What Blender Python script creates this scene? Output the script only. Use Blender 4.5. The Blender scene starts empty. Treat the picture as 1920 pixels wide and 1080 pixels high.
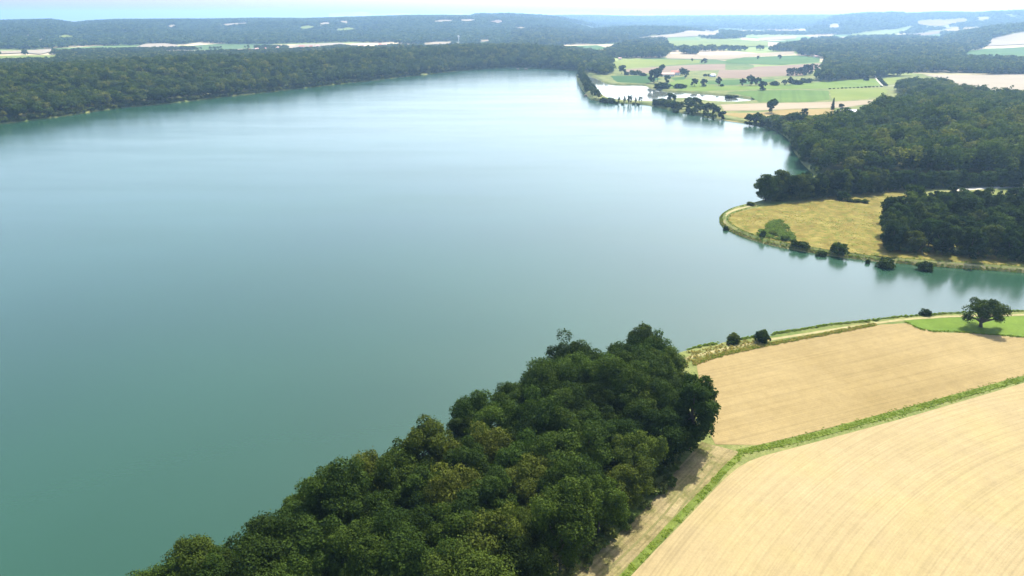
import bpy, math, random
import numpy as np
from mathutils import Vector
from mathutils.geometry import delaunay_2d_cdt

# ------------------------------------------------------------------ camera, sky, sun, exposure
SC = bpy.context.scene
COL = SC.collection
CAM_H, PITCH, FPX = 112.0, math.radians(21.8), 1280.0
SUN_EL, SUN_AZ = math.radians(54), math.radians(32)     # azimuth measured from +Y (view direction) towards +X
cam_d = bpy.data.cameras.new('camera'); cam = bpy.data.objects.new('camera', cam_d); COL.objects.link(cam)
cam.location = (0, 0, CAM_H); cam.rotation_euler = (math.pi/2 - PITCH, 0, 0)
cam_d.sensor_width = 36.0; cam_d.lens = 24.0; cam_d.clip_start = 1.0; cam_d.clip_end = 90000.0
SC.camera = cam
w = bpy.data.worlds.new('World'); SC.world = w; w.use_nodes = True
nt = w.node_tree; nt.nodes.clear()
sky = nt.nodes.new('ShaderNodeTexSky'); sky.sky_type = 'NISHITA'; sky.sun_disc = False
sky.sun_elevation = SUN_EL; sky.sun_rotation = SUN_AZ
sky.altitude = 100; sky.air_density = 1.0; sky.dust_density = 2.9; sky.ozone_density = 1.0
bg = nt.nodes.new('ShaderNodeBackground'); bg.inputs['Strength'].default_value = 0.15
wo = nt.nodes.new('ShaderNodeOutputWorld')
nt.links.new(sky.outputs[0], bg.inputs[0]); nt.links.new(bg.outputs[0], wo.inputs[0])
sun_d = bpy.data.lights.new('sun', 'SUN'); sun_d.energy = 4.0; sun_d.angle = math.radians(0.5); sun_d.color = (1.0, 0.95, 0.87)
sun = bpy.data.objects.new('sun', sun_d); COL.objects.link(sun)
sv = Vector((math.sin(SUN_AZ)*math.cos(SUN_EL), math.cos(SUN_AZ)*math.cos(SUN_EL), math.sin(SUN_EL)))
sun.rotation_euler = sv.to_track_quat('Z', 'Y').to_euler(); sun.location = (0, 0, 400)
SC.view_settings.view_transform = 'Standard'; SC.view_settings.look = 'None'
SC.view_settings.exposure = 1.47; SC.view_settings.gamma = 1.0; SC.view_settings.use_curve_mapping = False
SC.render.engine = 'CYCLES'
cy = SC.cycles
cy.use_denoising = True; cy.max_bounces = 6; cy.diffuse_bounces = 2; cy.glossy_bounces = 2; cy.transmission_bounces = 2
cy.volume_bounces = 0; cy.transparent_max_bounces = 4; cy.caustics_reflective = False; cy.caustics_refractive = False
SC.cycles.sample_clamp_indirect = 6.0
HAZE_DENSITY, HAZE_COLOR, HAZE_G = 1.0e-4, (0.40, 0.65, 0.96, 1), 0.5

rng = np.random.default_rng(7)
random.seed(7)

# ------------------------------------------------------------------ picture point -> place on the land
def ray(px, py):
    a, b = (px-960)/FPX, (540-py)/FPX
    return np.array([a, math.cos(PITCH)+math.sin(PITCH)*b, -math.sin(PITCH)+math.cos(PITCH)*b])
def P(px, py, z=2.0):
    d = ray(px, py); t = (z-CAM_H)/d[2]
    return (d[0]*t, d[1]*t)
def PL(pts, z=2.0): return np.array([P(x, y, z) for x, y in pts])
def azi(px): return ray(px, 60)[0]/ray(px, 60)[1]

def smooth(t):
    t = np.clip(t, 0, 1); return t*t*(3-2*t)
def inside(xy, poly):
    x, y = xy[:, 0], xy[:, 1]; r = np.zeros(len(xy), bool); n = len(poly)
    if len(xy) <= 800:
        a = np.asarray(poly); b = np.roll(a, -1, 0); dy = np.where(a[:, 1] == b[:, 1], 1e-12, b[:, 1]-a[:, 1])
        c = ((a[:, 1] > y[:, None]) != (b[:, 1] > y[:, None])) & (x[:, None] < (b[:, 0]-a[:, 0])*(y[:, None]-a[:, 1])/dy+a[:, 0])
        return c.sum(1) % 2 == 1
    for i in range(n):
        x0, y0 = poly[i]; x1, y1 = poly[(i+1) % n]
        if y0 == y1: continue
        c = ((y0 > y) != (y1 > y)) & (x < (x1-x0)*(y-y0)/(y1-y0)+x0)
        r ^= c
    return r
def dist_line(xy, line, closed=False):
    """distance of every point to a polyline"""
    best = np.full(len(xy), 1e9); n = len(line)
    if len(xy) <= 800:
        A = line if closed else line[:-1]; AB = (np.roll(line, -1, 0) if closed else line[1:])-A; L = np.maximum((AB**2).sum(1), 1e-12)
        D = xy[:, None, :]-A[None]; t = np.clip((D*AB).sum(2)/L, 0, 1); D -= t[:, :, None]*AB
        return np.sqrt((D**2).sum(2).min(1))
    for i in range(n if closed else n-1):
        a = line[i]; b = line[(i+1) % n]; ab = b-a; L = ab@ab
        if L == 0: continue
        t = np.clip(((xy-a)@ab)/L, 0, 1)
        best = np.minimum(best, np.hypot(xy[:, 0]-a[0]-t*ab[0], xy[:, 1]-a[1]-t*ab[1]))
    return best
def along(line, s):
    """points at arc lengths s on a polyline, and unit normals"""
    seg = np.diff(line, axis=0); L = np.hypot(seg[:, 0], seg[:, 1]); cum = np.concatenate([[0], np.cumsum(L)])
    s = np.clip(s, 0, cum[-1]-1e-6); k = np.clip(np.searchsorted(cum, s, 'right')-1, 0, len(seg)-1)
    t = ((s-cum[k])/np.maximum(L[k], 1e-9))[:, None]
    p = line[k]+seg[k]*t; n = np.stack([-seg[k][:, 1], seg[k][:, 0]], 1)/L[k][:, None]
    return p, n
def length(line): return float(np.sum(np.hypot(*np.diff(line, axis=0).T)))
def smooth_line(line, closed=False, it=2):
    line = np.asarray(line, float)
    for _ in range(it):
        nx = np.roll(line, -1, 0)
        q = line*0.75+nx*0.25; r = line*0.25+nx*0.75
        out = np.stack([q, r], 1).reshape(-1, 2)
        if not closed: out = np.concatenate([line[:1], out[:-2], line[-1:]])
        line = out
    return line
def resample(line, step, closed=False):
    if closed: line = np.concatenate([line, line[:1]])
    L = length(line); n = max(3, int(L/step)); s = np.linspace(0, L, n+1)
    if closed: s = s[:-1]
    return along(line, s)[0]
def value_noise(x, y, seed=0):
    def hsh(i, j):
        v = np.sin(i*127.1+j*311.7+seed*74.7)*43758.5453
        return v-np.floor(v)
    i, j = np.floor(x), np.floor(y); u, v = smooth(x-i), smooth(y-j)
    return (hsh(i, j)*(1-u)+hsh(i+1, j)*u)*(1-v)+(hsh(i, j+1)*(1-u)+hsh(i+1, j+1)*u)*v

# ------------------------------------------------------------------ the shoreline
LEFT_PX = [(-420, 275), (-200, 255), (0, 233), (60, 226), (130, 218), (200, 206), (250, 200), (330, 194), (400, 185), (480, 176),
           (560, 167), (640, 157.5), (720, 149), (800, 140), (860, 133.5), (900, 130), (960, 127.5), (1010, 128.5), (1060, 131), (1088, 133)]
RIGHT_PX = [(1089, 135.5), (1080, 139), (1081, 152), (1093, 172), (1102, 184), (1114, 189), (1150, 193), (1210, 195.5), (1240, 203), (1270, 210),
            (1310, 217), (1350, 224), (1400, 231), (1440, 240), (1465, 251), (1480, 266), (1490, 288), (1501, 306), (1514, 319), (1526, 330),
            (1500, 350), (1450, 368), (1415, 381), (1380, 388), (1355, 398), (1346, 409), (1349, 422), (1370, 437), (1410, 453), (1460, 465), (1520, 475),
            (1600, 487), (1690, 496), (1780, 502), (1860, 508), (1920, 512), (1990, 518), (2080, 530), (2130, 548), (2090, 572), (1990, 583),
            (1920, 585), (1870, 587), (1790, 589), (1730, 591), (1660, 598), (1600, 605), (1540, 612), (1480, 621), (1420, 631), (1360, 641),
            (1300, 652), (1250, 668), (1180, 689), (1105, 714), (1030, 756), (950, 802), (850, 856), (750, 912), (650, 966), (550, 1022),
            (445, 1074), (335, 1125), (225, 1172), (100, 1222)]
left_line = smooth_line(PL(LEFT_PX, 0))
right_line = smooth_line(PL(RIGHT_PX, 0))
def jitter_line(l, step, amp):
    l = resample(l, step); s = np.arange(len(l))*step
    n = along(l, np.linspace(0, length(l), len(l)))[1]
    return l+n*((value_noise(s/14, s*0+3.3, 5)-.5)*2*amp+(value_noise(s/45, s*0+9.3, 6)-.5)*3*amp)[:, None]
left_line = jitter_line(left_line, 9, 1.6); right_line = jitter_line(right_line, 4, 0.55)
LAKE = np.concatenate([left_line, right_line, np.array([[-85, 40], [-110, -60], [-300, -300], [-1700, -300], [-1700, 500]])])
POND = resample(smooth_line(PL([(1095, 139), (1110, 144), (1126, 152), (1138, 157.5), (1160, 159.5), (1208, 159), (1215, 164), (1235, 169.5), (1255, 172.5), (1290, 173.5),
            (1330, 176.5), (1375, 181), (1395, 184), (1419, 187), (1405, 191), (1370, 193), (1330, 191), (1310, 188), (1290, 185.5), (1262, 185.5),
            (1245, 190), (1225, 192), (1180, 190), (1146, 187), (1132, 180), (1125, 170), (1112, 158), (1098, 147), (1092, 142)], 0), True, 1), 6, True)

# ------------------------------------------------------------------ the lie of the land
def ridge_def(pts, D, foot, back, tree=9.0):
    az, zc = [], []
    for x, y in pts:
        d = ray(x, y); az.append(d[0]/d[1]); zc.append(CAM_H+d[2]/math.hypot(d[0], d[1])*D-tree)
    return np.array(az), np.array(zc), D, foot, back
RIDGES = [
    ridge_def([(-900, 40), (-100, 40), (0, 40), (95, 37.5), (140, 44), (165, 41), (215, 38), (400, 37), (480, 35.5), (575, 36), (670, 33), (770, 30),
               (960, 30.5), (1030, 34), (1090, 44), (1150, 62), (1250, 100)], 5400, 2500, 3000),
    ridge_def([(780, 80), (900, 34), (1000, 32.5), (1060, 31), (1100, 31), (1200, 33), (1300, 32), (1500, 31), (1650, 31), (1750, 33), (2300, 36)], 9000, 5600, 6000),
    ridge_def([(1000, 80), (1060, 62), (1095, 57), (1180, 51), (1260, 52), (1340, 58), (1420, 66), (1500, 80)], 4200, 3300, 900),
    ridge_def([(1450, 70), (1540, 42), (1565, 33), (1620, 28), (1690, 27), (1715, 25.5), (1765, 23.5), (1815, 24.5), (1915, 20.5), (2100, 19), (2600, 25)], 6800, 4200, 3000),
    ridge_def([(1620, 110), (1740, 78), (1800, 62), (1850, 52), (1920, 46), (2100, 36), (2600, 40)], 3900, 2900, 900),
]
def hills(x, y):
    r = np.hypot(x, y); az = np.where(y > 50, x/np.maximum(y, 50), 9.0)
    z = np.zeros_like(r)
    for a, zc, D, foot, back in RIDGES:
        c = np.interp(az, a, zc, left=0, right=0)
        f = foot*(0.93+0.16*value_noise(az*9, r*0, 3)); DD = D
        up = smooth((r-f)/(DD-f)); dn = 1-0.75*smooth((r-DD)/back)
        spur = 1+0.55*(value_noise(x/420, y/420, 11)-.5)*4*up*(1-up)+0.25*(value_noise(x/170, y/170, 12)-.5)*4*up*(1-up)
        z = np.maximum(z, c*up*dn*spur)
    return z
def land(xy, shore=True):
    xy = np.asarray(xy, float).reshape(-1, 2); x, y = xy[:, 0], xy[:, 1]; r = np.hypot(x, y)
    z = np.full(len(xy), 2.0)
    near = np.where((r < 2300) & (y > -320))[0]
    if len(near):
        q = xy[near]; dl = dist_line(q, left_line); az = np.where(q[:, 1] > 1, q[:, 0]/np.maximum(q[:, 1], 1), 9)
        m = (1-smooth((az-.015)/.12))*smooth((r[near]-520)/120)
        n = value_noise(q[:, 0]/120, q[:, 1]/120, 2)-.5
        z[near] += m*(21*smooth(dl/125)-15*smooth((dl-260)/380)+5*n*smooth(dl/90))
        far = near[dl*0 == 0]
        if shore:
            dd = np.minimum(np.minimum(dl, dist_line(q, right_line)), dist_line(q, POND, True))
            ins = inside(q, LAKE) | inside(q, POND)
            z[near] = np.where(ins, -0.6, np.minimum(z[near], -0.6+dd*0.85))
    c = P(1770, 255); z += 8*smooth(1-np.hypot(x-c[0], y-c[1])/165)*(z > 1.5)
    far = r >= 1900
    z[far] = np.maximum(z[far], 2.0*(r[far] < 0)+hills(x[far], y[far])) if far.any() else z[far]
    z -= np.clip(r-2000, 0, None)**2/(2*6.371e6)
    return z
def G(px, py):
    """where the line of sight through a picture point meets the land"""
    d = ray(px, py); hd = math.hypot(d[0], d[1])
    t = np.exp(np.linspace(math.log(500), math.log(19000), 420))/hd
    pts = d[None, :2]*t[:, None]; zz = CAM_H+d[2]*t; below = np.where(zz < land(pts, False))[0]
    k = below[0] if len(below) else len(t)-1
    if k == 0: return tuple(pts[0])
    lo, hi = t[k-1], t[k]
    for _ in range(14):
        m = .5*(lo+hi); p = d[:2]*m
        if CAM_H+d[2]*m < land(p[None], False)[0]: hi = m
        else: lo = m
    return tuple(d[:2]*hi)
def GL(pts): return np.array([G(x, y) for x, y in pts])

# ------------------------------------------------------------------ materials
def nodes(name):
    m = bpy.data.materials.new(name); m.use_nodes = True; t = m.node_tree; t.nodes.clear()
    out = t.nodes.new('ShaderNodeOutputMaterial'); b = t.nodes.new('ShaderNodeBsdfPrincipled')
    t.links.new(b.outputs[0], out.inputs[0]); b.inputs['Roughness'].default_value = .85
    b.inputs['Specular IOR Level'].default_value = .2
    return m, t, b
def N(t, kind, **kw):
    n = t.nodes.new(kind)
    for k, v in kw.items():
        if k.startswith('i_'):
            key = k[2:]; n.inputs[int(key) if key.isdigit() else key].default_value = v
        else: setattr(n, k, v)
    return n
def ramp(t, stops, interp='LINEAR'):
    r = t.nodes.new('ShaderNodeValToRGB'); e = r.color_ramp.elements; r.color_ramp.interpolation = interp
    while len(e) > 1: e.remove(e[-1])
    e[0].position = stops[0][0]; e[0].color = (*stops[0][1], 1)
    for p, c in stops[1:]:
        k = e.new(p); k.color = (*c, 1)
    return r
def mix(t, fac, a, b, blend='MIX'):
    m = t.nodes.new('ShaderNodeMix'); m.data_type = 'RGBA'; m.blend_type = blend
    for sock, v in ((m.inputs[0], fac), (m.inputs[6], a), (m.inputs[7], b)):
        if isinstance(v, (int, float)): sock.default_value = v
        elif isinstance(v, tuple): sock.default_value = (*v, 1) if len(v) == 3 else v
        else: t.links.new(v, sock)
    return m.outputs[2]
def noise(t, vec, scale, detail=3, rough=.55, dist=0.0):
    n = N(t, 'ShaderNodeTexNoise', i_Scale=scale, i_Detail=detail, i_Roughness=rough, i_Distortion=dist)
    t.links.new(vec, n.inputs['Vector']); return n.outputs['Fac']
def world_pos(t): return t.nodes.new('ShaderNodeNewGeometry').outputs['Position']
def mapped(t, vec, rot=0, scale=(1, 1, 1)):
    m = N(t, 'ShaderNodeMapping'); m.inputs['Rotation'].default_value = (0, 0, rot); m.inputs['Scale'].default_value = scale
    t.links.new(vec, m.inputs['Vector']); return m.outputs[0]
def contrast(t, fac, lo, hi, a=0.0, b=1.0):
    m = N(t, 'ShaderNodeMapRange'); m.inputs[1].default_value = lo; m.inputs[2].default_value = hi
    m.inputs[3].default_value = a; m.inputs[4].default_value = b
    t.links.new(fac, m.inputs[0]); return m.outputs[0]
def bump(t, b, h, strength, dist):
    n = N(t, 'ShaderNodeBump', i_Strength=strength, i_Distance=dist); t.links.new(h, n.inputs['Height']); t.links.new(n.outputs[0], b.inputs['Normal'])

def leaf_material(name, stops, by_color=False):
    m, t, b = nodes(name)
    oi = t.nodes.new('ShaderNodeObjectInfo')
    at = N(t, 'ShaderNodeAttribute', attribute_name='tint')
    if by_color: base = oi.outputs['Color']
    else:
        r = ramp(t, stops); t.links.new(oi.outputs['Random'], r.inputs[0]); base = r.outputs[0]
    c = mix(t, 1.0, base, mix(t, at.outputs['Fac'], (.62, .66, .6), (1.5, 1.42, 1.2)), 'MULTIPLY')
    t.links.new(c, b.inputs['Base Color']); b.inputs['Roughness'].default_value = .9; b.inputs['Specular IOR Level'].default_value = .03
    tr = t.nodes.new('ShaderNodeBsdfTranslucent'); t.links.new(mix(t, 1.0, c, (1.0, 1.15, .45), 'MULTIPLY'), tr.inputs[0])
    mx = N(t, 'ShaderNodeMixShader'); mx.inputs[0].default_value = .30
    t.links.new(b.outputs[0], mx.inputs[1]); t.links.new(tr.outputs[0], mx.inputs[2])
    t.links.new(mx.outputs[0], t.nodes['Material Output'].inputs[0])
    return m
LEAF = leaf_material('leaves', None, True)
LEAF_WOOD = leaf_material('wood_leaves', [(0, (.028, .046, .009)), (.3, (.043, .070, .012)), (.6, (.062, .089, .016)), (.85, (.086, .106, .019)), (1, (.135, .138, .028))])
LEAF_HILL = leaf_material('hill_leaves', [(0, (.030, .056, .018)), (.5, (.048, .080, .024)), (1, (.080, .110, .034))])
LEAF_SCRUB = leaf_material('scrub_leaves', [(0, (.055, .085, .020)), (.5, (.085, .11, .03)), (1, (.12, .13, .045))])
WEED = leaf_material('weed_leaves', [(0, (.12, .18, .024)), (.5, (.16, .225, .03)), (1, (.22, .26, .05))])
DRY = leaf_material('dry_grass_leaves', [(0, (.24, .20, .06)), (.5, (.32, .26, .085)), (1, (.40, .32, .13))])

def bark_material():
    m, t, b = nodes('bark'); p = world_pos(t); f = noise(t, mapped(t, p, 0, (4, 4, .8)), 1.5, 4)
    t.links.new(mix(t, f, (.035, .027, .018), (.11, .09, .065)), b.inputs['Base Color']); bump(t, b, f, .6, .05); return m
BARK = bark_material()

def field_material(name, dark, light, rows=None, spacing=1.5, row_amt=.25, patch=.012, speck=.5, attr=False, warp=0.0, tint=None, wheel=1.0):
    """crop or stubble: patches, rows along a heading (radians from +X), fine speckle"""
    k = .54; dark, light = tuple(k*v for v in dark), tuple(k*v for v in light); tint = tint and tuple(k*v for v in tint)
    m, t, b = nodes(name); p = world_pos(t)
    col = mix(t, contrast(t, noise(t, p, patch, 4, .6), .32, .68), dark, light)
    if tint: col = mix(t, contrast(t, noise(t, p, patch*2.6, 5, .65), .46, .66), col, tint)
    sp = contrast(t, noise(t, p, 2.2, 3, .75), .3, .7, 1-speck*.22, 1+speck*.16)
    col = mix(t, 1.0, col, sp, 'MULTIPLY')
    col = mix(t, 1.0, col, contrast(t, noise(t, p, .28, 4, .7), .3, .7, 1-speck*.17, 1+speck*.10), 'MULTIPLY')
    if rows is not None or attr:
        if attr:
            a = N(t, 'ShaderNodeAttribute', attribute_name='row').outputs['Fac']
            a2 = N(t, 'ShaderNodeAttribute', attribute_name='run').outputs['Fac']
        else:
            q = N(t, 'ShaderNodeSeparateXYZ'); t.links.new(mapped(t, p, -rows), q.inputs[0]); a, a2 = q.outputs[1], q.outputs[0]
        cv = N(t, 'ShaderNodeCombineXYZ'); t.links.new(a, cv.inputs[1])
        ms = N(t, 'ShaderNodeMath', operation='MULTIPLY', i_1=.010); t.links.new(a2, ms.inputs[0]); t.links.new(ms.outputs[0], cv.inputs[0])
        v = cv.outputs[0]
        f1 = noise(t, v, 1.0/spacing, 2, .6, warp); f2 = noise(t, v, .28/spacing, 2, .5, warp); f3 = noise(t, v, .07/spacing, 2, .5)
        wob = N(t, 'ShaderNodeMath', operation='MULTIPLY', i_1=spacing*.5); t.links.new(noise(t, p, .05/spacing, 2, .5), wob.inputs[0])
        ph = N(t, 'ShaderNodeMath', operation='ADD'); t.links.new(a, ph.inputs[0]); t.links.new(wob.outputs[0], ph.inputs[1])
        om = N(t, 'ShaderNodeMath', operation='MULTIPLY', i_1=6.283/spacing); t.links.new(ph.outputs[0], om.inputs[0])
        sn = N(t, 'ShaderNodeMath', operation='SINE'); t.links.new(om.outputs[0], sn.inputs[0])
        # drill rows fade in and out over the field
        am = contrast(t, noise(t, p, .05/spacing, 3, .6), .35, .7, .15, 1.0)
        sm = N(t, 'ShaderNodeMath', operation='MULTIPLY'); t.links.new(sn.outputs[0], sm.inputs[0]); t.links.new(am, sm.inputs[1])
        col = mix(t, 1.0, col, contrast(t, sm.outputs[0], -1, 1, 1-row_amt*.35, 1+row_amt*.2), 'MULTIPLY')
        col = mix(t, 1.0, col, contrast(t, f1, .36, .56, 1-row_amt*.8, 1+row_amt*.2), 'MULTIPLY')
        col = mix(t, 1.0, col, contrast(t, f3, .35, .65, 1-row_amt*.2, 1+row_amt*.1), 'MULTIPLY')
        md = N(t, 'ShaderNodeMath', operation='PINGPONG', i_1=9.0); t.links.new(ph.outputs[0], md.inputs[0])       # wheel marks every 18 m
        for c0 in (.9, 2.7):
            sb = N(t, 'ShaderNodeMath', operation='SUBTRACT', i_1=c0); t.links.new(md.outputs[0], sb.inputs[0])
            ab = N(t, 'ShaderNodeMath', operation='ABSOLUTE'); t.links.new(sb.outputs[0], ab.inputs[0])
            col = mix(t, 1.0, col, contrast(t, ab.outputs[0], .12, .34, wheel, 1.0), 'MULTIPLY')
        bump(t, b, f1, .35, .12)
    t.links.new(col, b.inputs['Base Color']); b.inputs['Roughness'].default_value = .95; b.inputs['Specular IOR Level'].default_value = .05
    return m
def ground_material():
    m, t, b = nodes('countryside'); p = world_pos(t)
    v = N(t, 'ShaderNodeTexVoronoi', i_Scale=.0042); v.feature = 'F1'; t.links.new(mapped(t, p, .35, (1, .55, 1)), v.inputs['Vector'])
    sep = N(t, 'ShaderNodeSeparateColor'); t.links.new(v.outputs['Color'], sep.inputs[0])
    far = ramp(t, [(0, (.10, .15, .04)), (.2, (.16, .20, .055)), (.36, (.06, .10, .03)), (.5, (.33, .27, .15)), (.68, (.40, .32, .19)), (.84, (.20, .23, .07)), (.94, (.28, .21, .14))], 'CONSTANT')
    t.links.new(sep.outputs[0], far.inputs[0])
    g = mix(t, contrast(t, noise(t, p, .05, 5, .65), .35, .65), (.07, .10, .024), (.16, .16, .055))
    g = mix(t, 1.0, g, contrast(t, noise(t, p, 1.3, 3, .7), .3, .7, .75, 1.2), 'MULTIPLY')
    ln = N(t, 'ShaderNodeVectorMath', operation='LENGTH'); t.links.new(p, ln.inputs[0])
    hz = N(t, 'ShaderNodeSeparateXYZ'); t.links.new(p, hz.inputs[0])
    col = mix(t, contrast(t, ln.outputs['Value'], 1500, 1900), g, far.outputs[0])
    col = mix(t, contrast(t, hz.outputs[2], 5, 16), col, mix(t, contrast(t, noise(t, p, .006, 4, .6), .42, .6), (.05, .08, .025), (.17, .18, .06)))
    t.links.new(col, b.inputs['Base Color']); b.inputs['Roughness'].default_value = .95; b.inputs['Specular IOR Level'].default_value = .05
    bump(t, b, noise(t, p, .9, 4, .7), .5, .25)
    return m
def water_material(name, body, rough, wave):
    m, t, b = nodes(name); p = world_pos(t)
    w1 = noise(t, mapped(t, p, .35, (.55, 1.3, 1)), .9, 4, .6); w2 = noise(t, mapped(t, p, -.2, (.6, 1.2, 1)), .16, 3, .5)
    ad = N(t, 'ShaderNodeMath', operation='ADD'); t.links.new(w1, ad.inputs[0]); t.links.new(w2, ad.inputs[1])
    gust = contrast(t, noise(t, mapped(t, p, .15, (.35, 1.6, 1)), .012, 4, .6), .38, .66)
    st = contrast(t, gust, 0, 1, wave*.55, wave*1.25)
    bm = N(t, 'ShaderNodeBump', i_Distance=.12); t.links.new(st, bm.inputs['Strength']); t.links.new(ad.outputs[0], bm.inputs['Height']); t.links.new(bm.outputs[0], b.inputs['Normal'])
    c = mix(t, contrast(t, noise(t, p, .006, 3, .5), .35, .65), tuple(.9*v for v in body), tuple(1.1*v for v in body))
    t.links.new(c, b.inputs['Base Color']); t.links.new(contrast(t, gust, 0, 1, rough*.85, rough*1.15), b.inputs['Roughness'])
    b.inputs['IOR'].default_value = 1.45; b.inputs['Specular IOR Level'].default_value = .5
    return m
def plain(name, a, c, scale=2.0, rough=.8):
    m, t, b = nodes(name); p = world_pos(t)
    t.links.new(mix(t, contrast(t, noise(t, p, scale, 4, .6), .3, .7), a, c), b.inputs['Base Color']); b.inputs['Roughness'].default_value = rough
    return m
GROUND = ground_material()
WATER = water_material('lake_water', (.012, .044, .022), .19, .10)
POND_WATER = water_material('pond_water', (.10, .11, .08), .06, .06)

# ------------------------------------------------------------------ mesh and object helpers
def mesh_np(name, v, faces_idx, nsides, mat=None, attrs=None):
    v = np.asarray(v, np.float32); f = np.asarray(faces_idx, np.int32).reshape(-1, nsides)
    me = bpy.data.meshes.new(name); me.vertices.add(len(v)); me.vertices.foreach_set('co', v.ravel())
    me.loops.add(f.size); me.loops.foreach_set('vertex_index', f.ravel())
    me.polygons.add(len(f)); me.polygons.foreach_set('loop_start', np.arange(0, f.size, nsides, dtype=np.int32))
    for k, (dom, arr) in (attrs or {}).items():
        a = me.attributes.new(k, 'FLOAT', dom); a.data.foreach_set('value', np.asarray(arr, np.float32))
    me.update(calc_edges=True); me.validate(); me.shade_flat()
    if mat: me.materials.append(mat)
    return me
def tag(o, label=None, cat=None, group=None, kind=None):
    for k, v in (('label', label), ('category', cat), ('group', group), ('kind', kind)):
        if v: o[k] = v
    return o
def link(name, me, parent=None, loc=(0, 0, 0), rz=0.0, scale=(1, 1, 1)):
    o = bpy.data.objects.new(name, me); COL.objects.link(o); o.location = loc; o.rotation_euler = (0, 0, rz); o.scale = scale
    if parent: o.parent = parent
    return o
class MB:
    """collects boxes, tubes and prisms into one mesh"""
    def __init__(s): s.v = []; s.f = []
    def add(s, vs, fs):
        n = len(s.v); s.v += [tuple(v) for v in vs]; s.f += [tuple(i+n for i in f) for f in fs]
    def box(s, x0, y0, z0, x1, y1, z1):
        s.add([(x0, y0, z0), (x1, y0, z0), (x1, y1, z0), (x0, y1, z0), (x0, y0, z1), (x1, y0, z1), (x1, y1, z1), (x0, y1, z1)],
              [(3, 2, 1, 0), (4, 5, 6, 7), (0, 1, 5, 4), (1, 2, 6, 5), (2, 3, 7, 6), (3, 0, 4, 7)])
    def gable(s, L, W, z0, z1, zr):
        """house body, ridge along x"""
        a, b = L/2, W/2
        s.add([(-a, -b, z0), (a, -b, z0), (a, b, z0), (-a, b, z0), (-a, -b, z1), (a, -b, z1), (a, b, z1), (-a, b, z1), (-a, 0, zr), (a, 0, zr)],
              [(3, 2, 1, 0), (0, 1, 5, 4), (2, 3, 7, 6), (0, 4, 8, 7, 3), (1, 2, 6, 9, 5), (4, 5, 9, 8), (6, 7, 8, 9)])
    def roof(s, L, W, z1, zr, t=.3, over=.5):
        a, b = L/2+over, W/2; sl = (zr-z1)/b; bb = b+over; ze = z1-over*sl
        for sg in (-1, 1):
            s.add([(-a, sg*bb, ze+.02), (a, sg*bb, ze+.02), (a, 0, zr+.02), (-a, 0, zr+.02), (-a, sg*bb, ze+t), (a, sg*bb, ze+t), (a, 0, zr+t), (-a, 0, zr+t)],
                  [(0, 1, 2, 3), (7, 6, 5, 4), (0, 4, 5, 1), (1, 5, 6, 2), (2, 6, 7, 3), (3, 7, 4, 0)])
    def tube(s, pts, radii, n=6):
        pts = [Vector(p) for p in pts]; rings = []
        for i, p in enumerate(pts):
            d = (pts[min(i+1, len(pts)-1)]-pts[max(i-1, 0)]).normalized()
            a = d.orthogonal().normalized(); b = d.cross(a)
            rings.append([p+(a*math.cos(k*2*math.pi/n)+b*math.sin(k*2*math.pi/n))*radii[i] for k in range(n)])
        vs = [q for r in rings for q in r]; fs = []
        for i in range(len(pts)-1):
            for k in range(n):
                fs.append((i*n+k, i*n+(k+1) % n, (i+1)*n+(k+1) % n, (i+1)*n+k))
        fs.append(tuple(range(n))[::-1]); fs.append(tuple((len(pts)-1)*n+k for k in range(n)))
        s.add(vs, fs)
    def mesh(s, name, mat):
        me = bpy.data.meshes.new(name); me.from_pydata(s.v, [], s.f); me.update(); me.materials.append(mat); return me
    def build(s, name, mat, parent=None, loc=(0, 0, 0), rz=0): return link(name, s.mesh(name, mat), parent, loc, rz)

def fill(poly, cell, holes=(), extra=None):
    """triangulate a polygon with inner points about cell metres apart"""
    b = resample(poly, max(cell, 1.5), True) if cell < 1e5 else poly
    b = np.asarray(poly) if length(np.concatenate([poly, poly[:1]]))/max(cell, .1) < len(poly) else b
    pts = [b]; edges = [(i, (i+1) % len(b)) for i in range(len(b))]
    lo, hi = b.min(0), b.max(0); nx, ny = (hi-lo)/cell
    if nx*ny < 60000 and nx > 1 and ny > 1:
        gx, gy = np.meshgrid(np.arange(lo[0]+cell*.5, hi[0], cell), np.arange(lo[1]+cell*.5, hi[1], cell)); g = np.stack([gx.ravel(), gy.ravel()], 1)
        g = g[inside(g, b)]
        if len(g): g = g[dist_line(g, b, True) > cell*.35]; pts.append(g)
    if extra is not None: pts.append(extra)
    v = np.concatenate(pts)
    r = delaunay_2d_cdt([Vector(p) for p in v], edges, [], 0, 1e-4)
    vv = np.array([tuple(p) for p in r[0]]); ff = np.array([f for f in r[2] if len(f) == 3])
    c = vv[ff].mean(1); ff = ff[inside(c, b)]
    a = vv[ff]; area = (a[:, 1, 0]-a[:, 0, 0])*(a[:, 2, 1]-a[:, 0, 1])-(a[:, 1, 1]-a[:, 0, 1])*(a[:, 2, 0]-a[:, 0, 0])
    ff[area < 0] = ff[area < 0][:, ::-1]
    return vv, ff
def sheet(name, poly, mat, off, cell, label, cat, attrs=None, flat=None, kind='structure'):
    vv, ff = fill(np.asarray(poly), cell)
    z = np.full(len(vv), flat) if flat is not None else land(vv)+off
    me = mesh_np(name, np.column_stack([vv, z]), ff, 3, mat, attrs(vv) if attrs else None)
    return tag(link(name, me), label, cat, kind=kind)
def ribbon(line, w0, w1):
    """polygon along a line between two sideways offsets"""
    p, n = along(line, np.linspace(0, length(line), max(6, int(length(line)/4))))
    s = np.arange(len(p)); j = (value_noise(s/1.3, s*0+.5, 4)-.5)[:, None]*.8
    return np.concatenate([p+n*(w0+j), (p+n*(w1+j))[::-1]])

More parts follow.
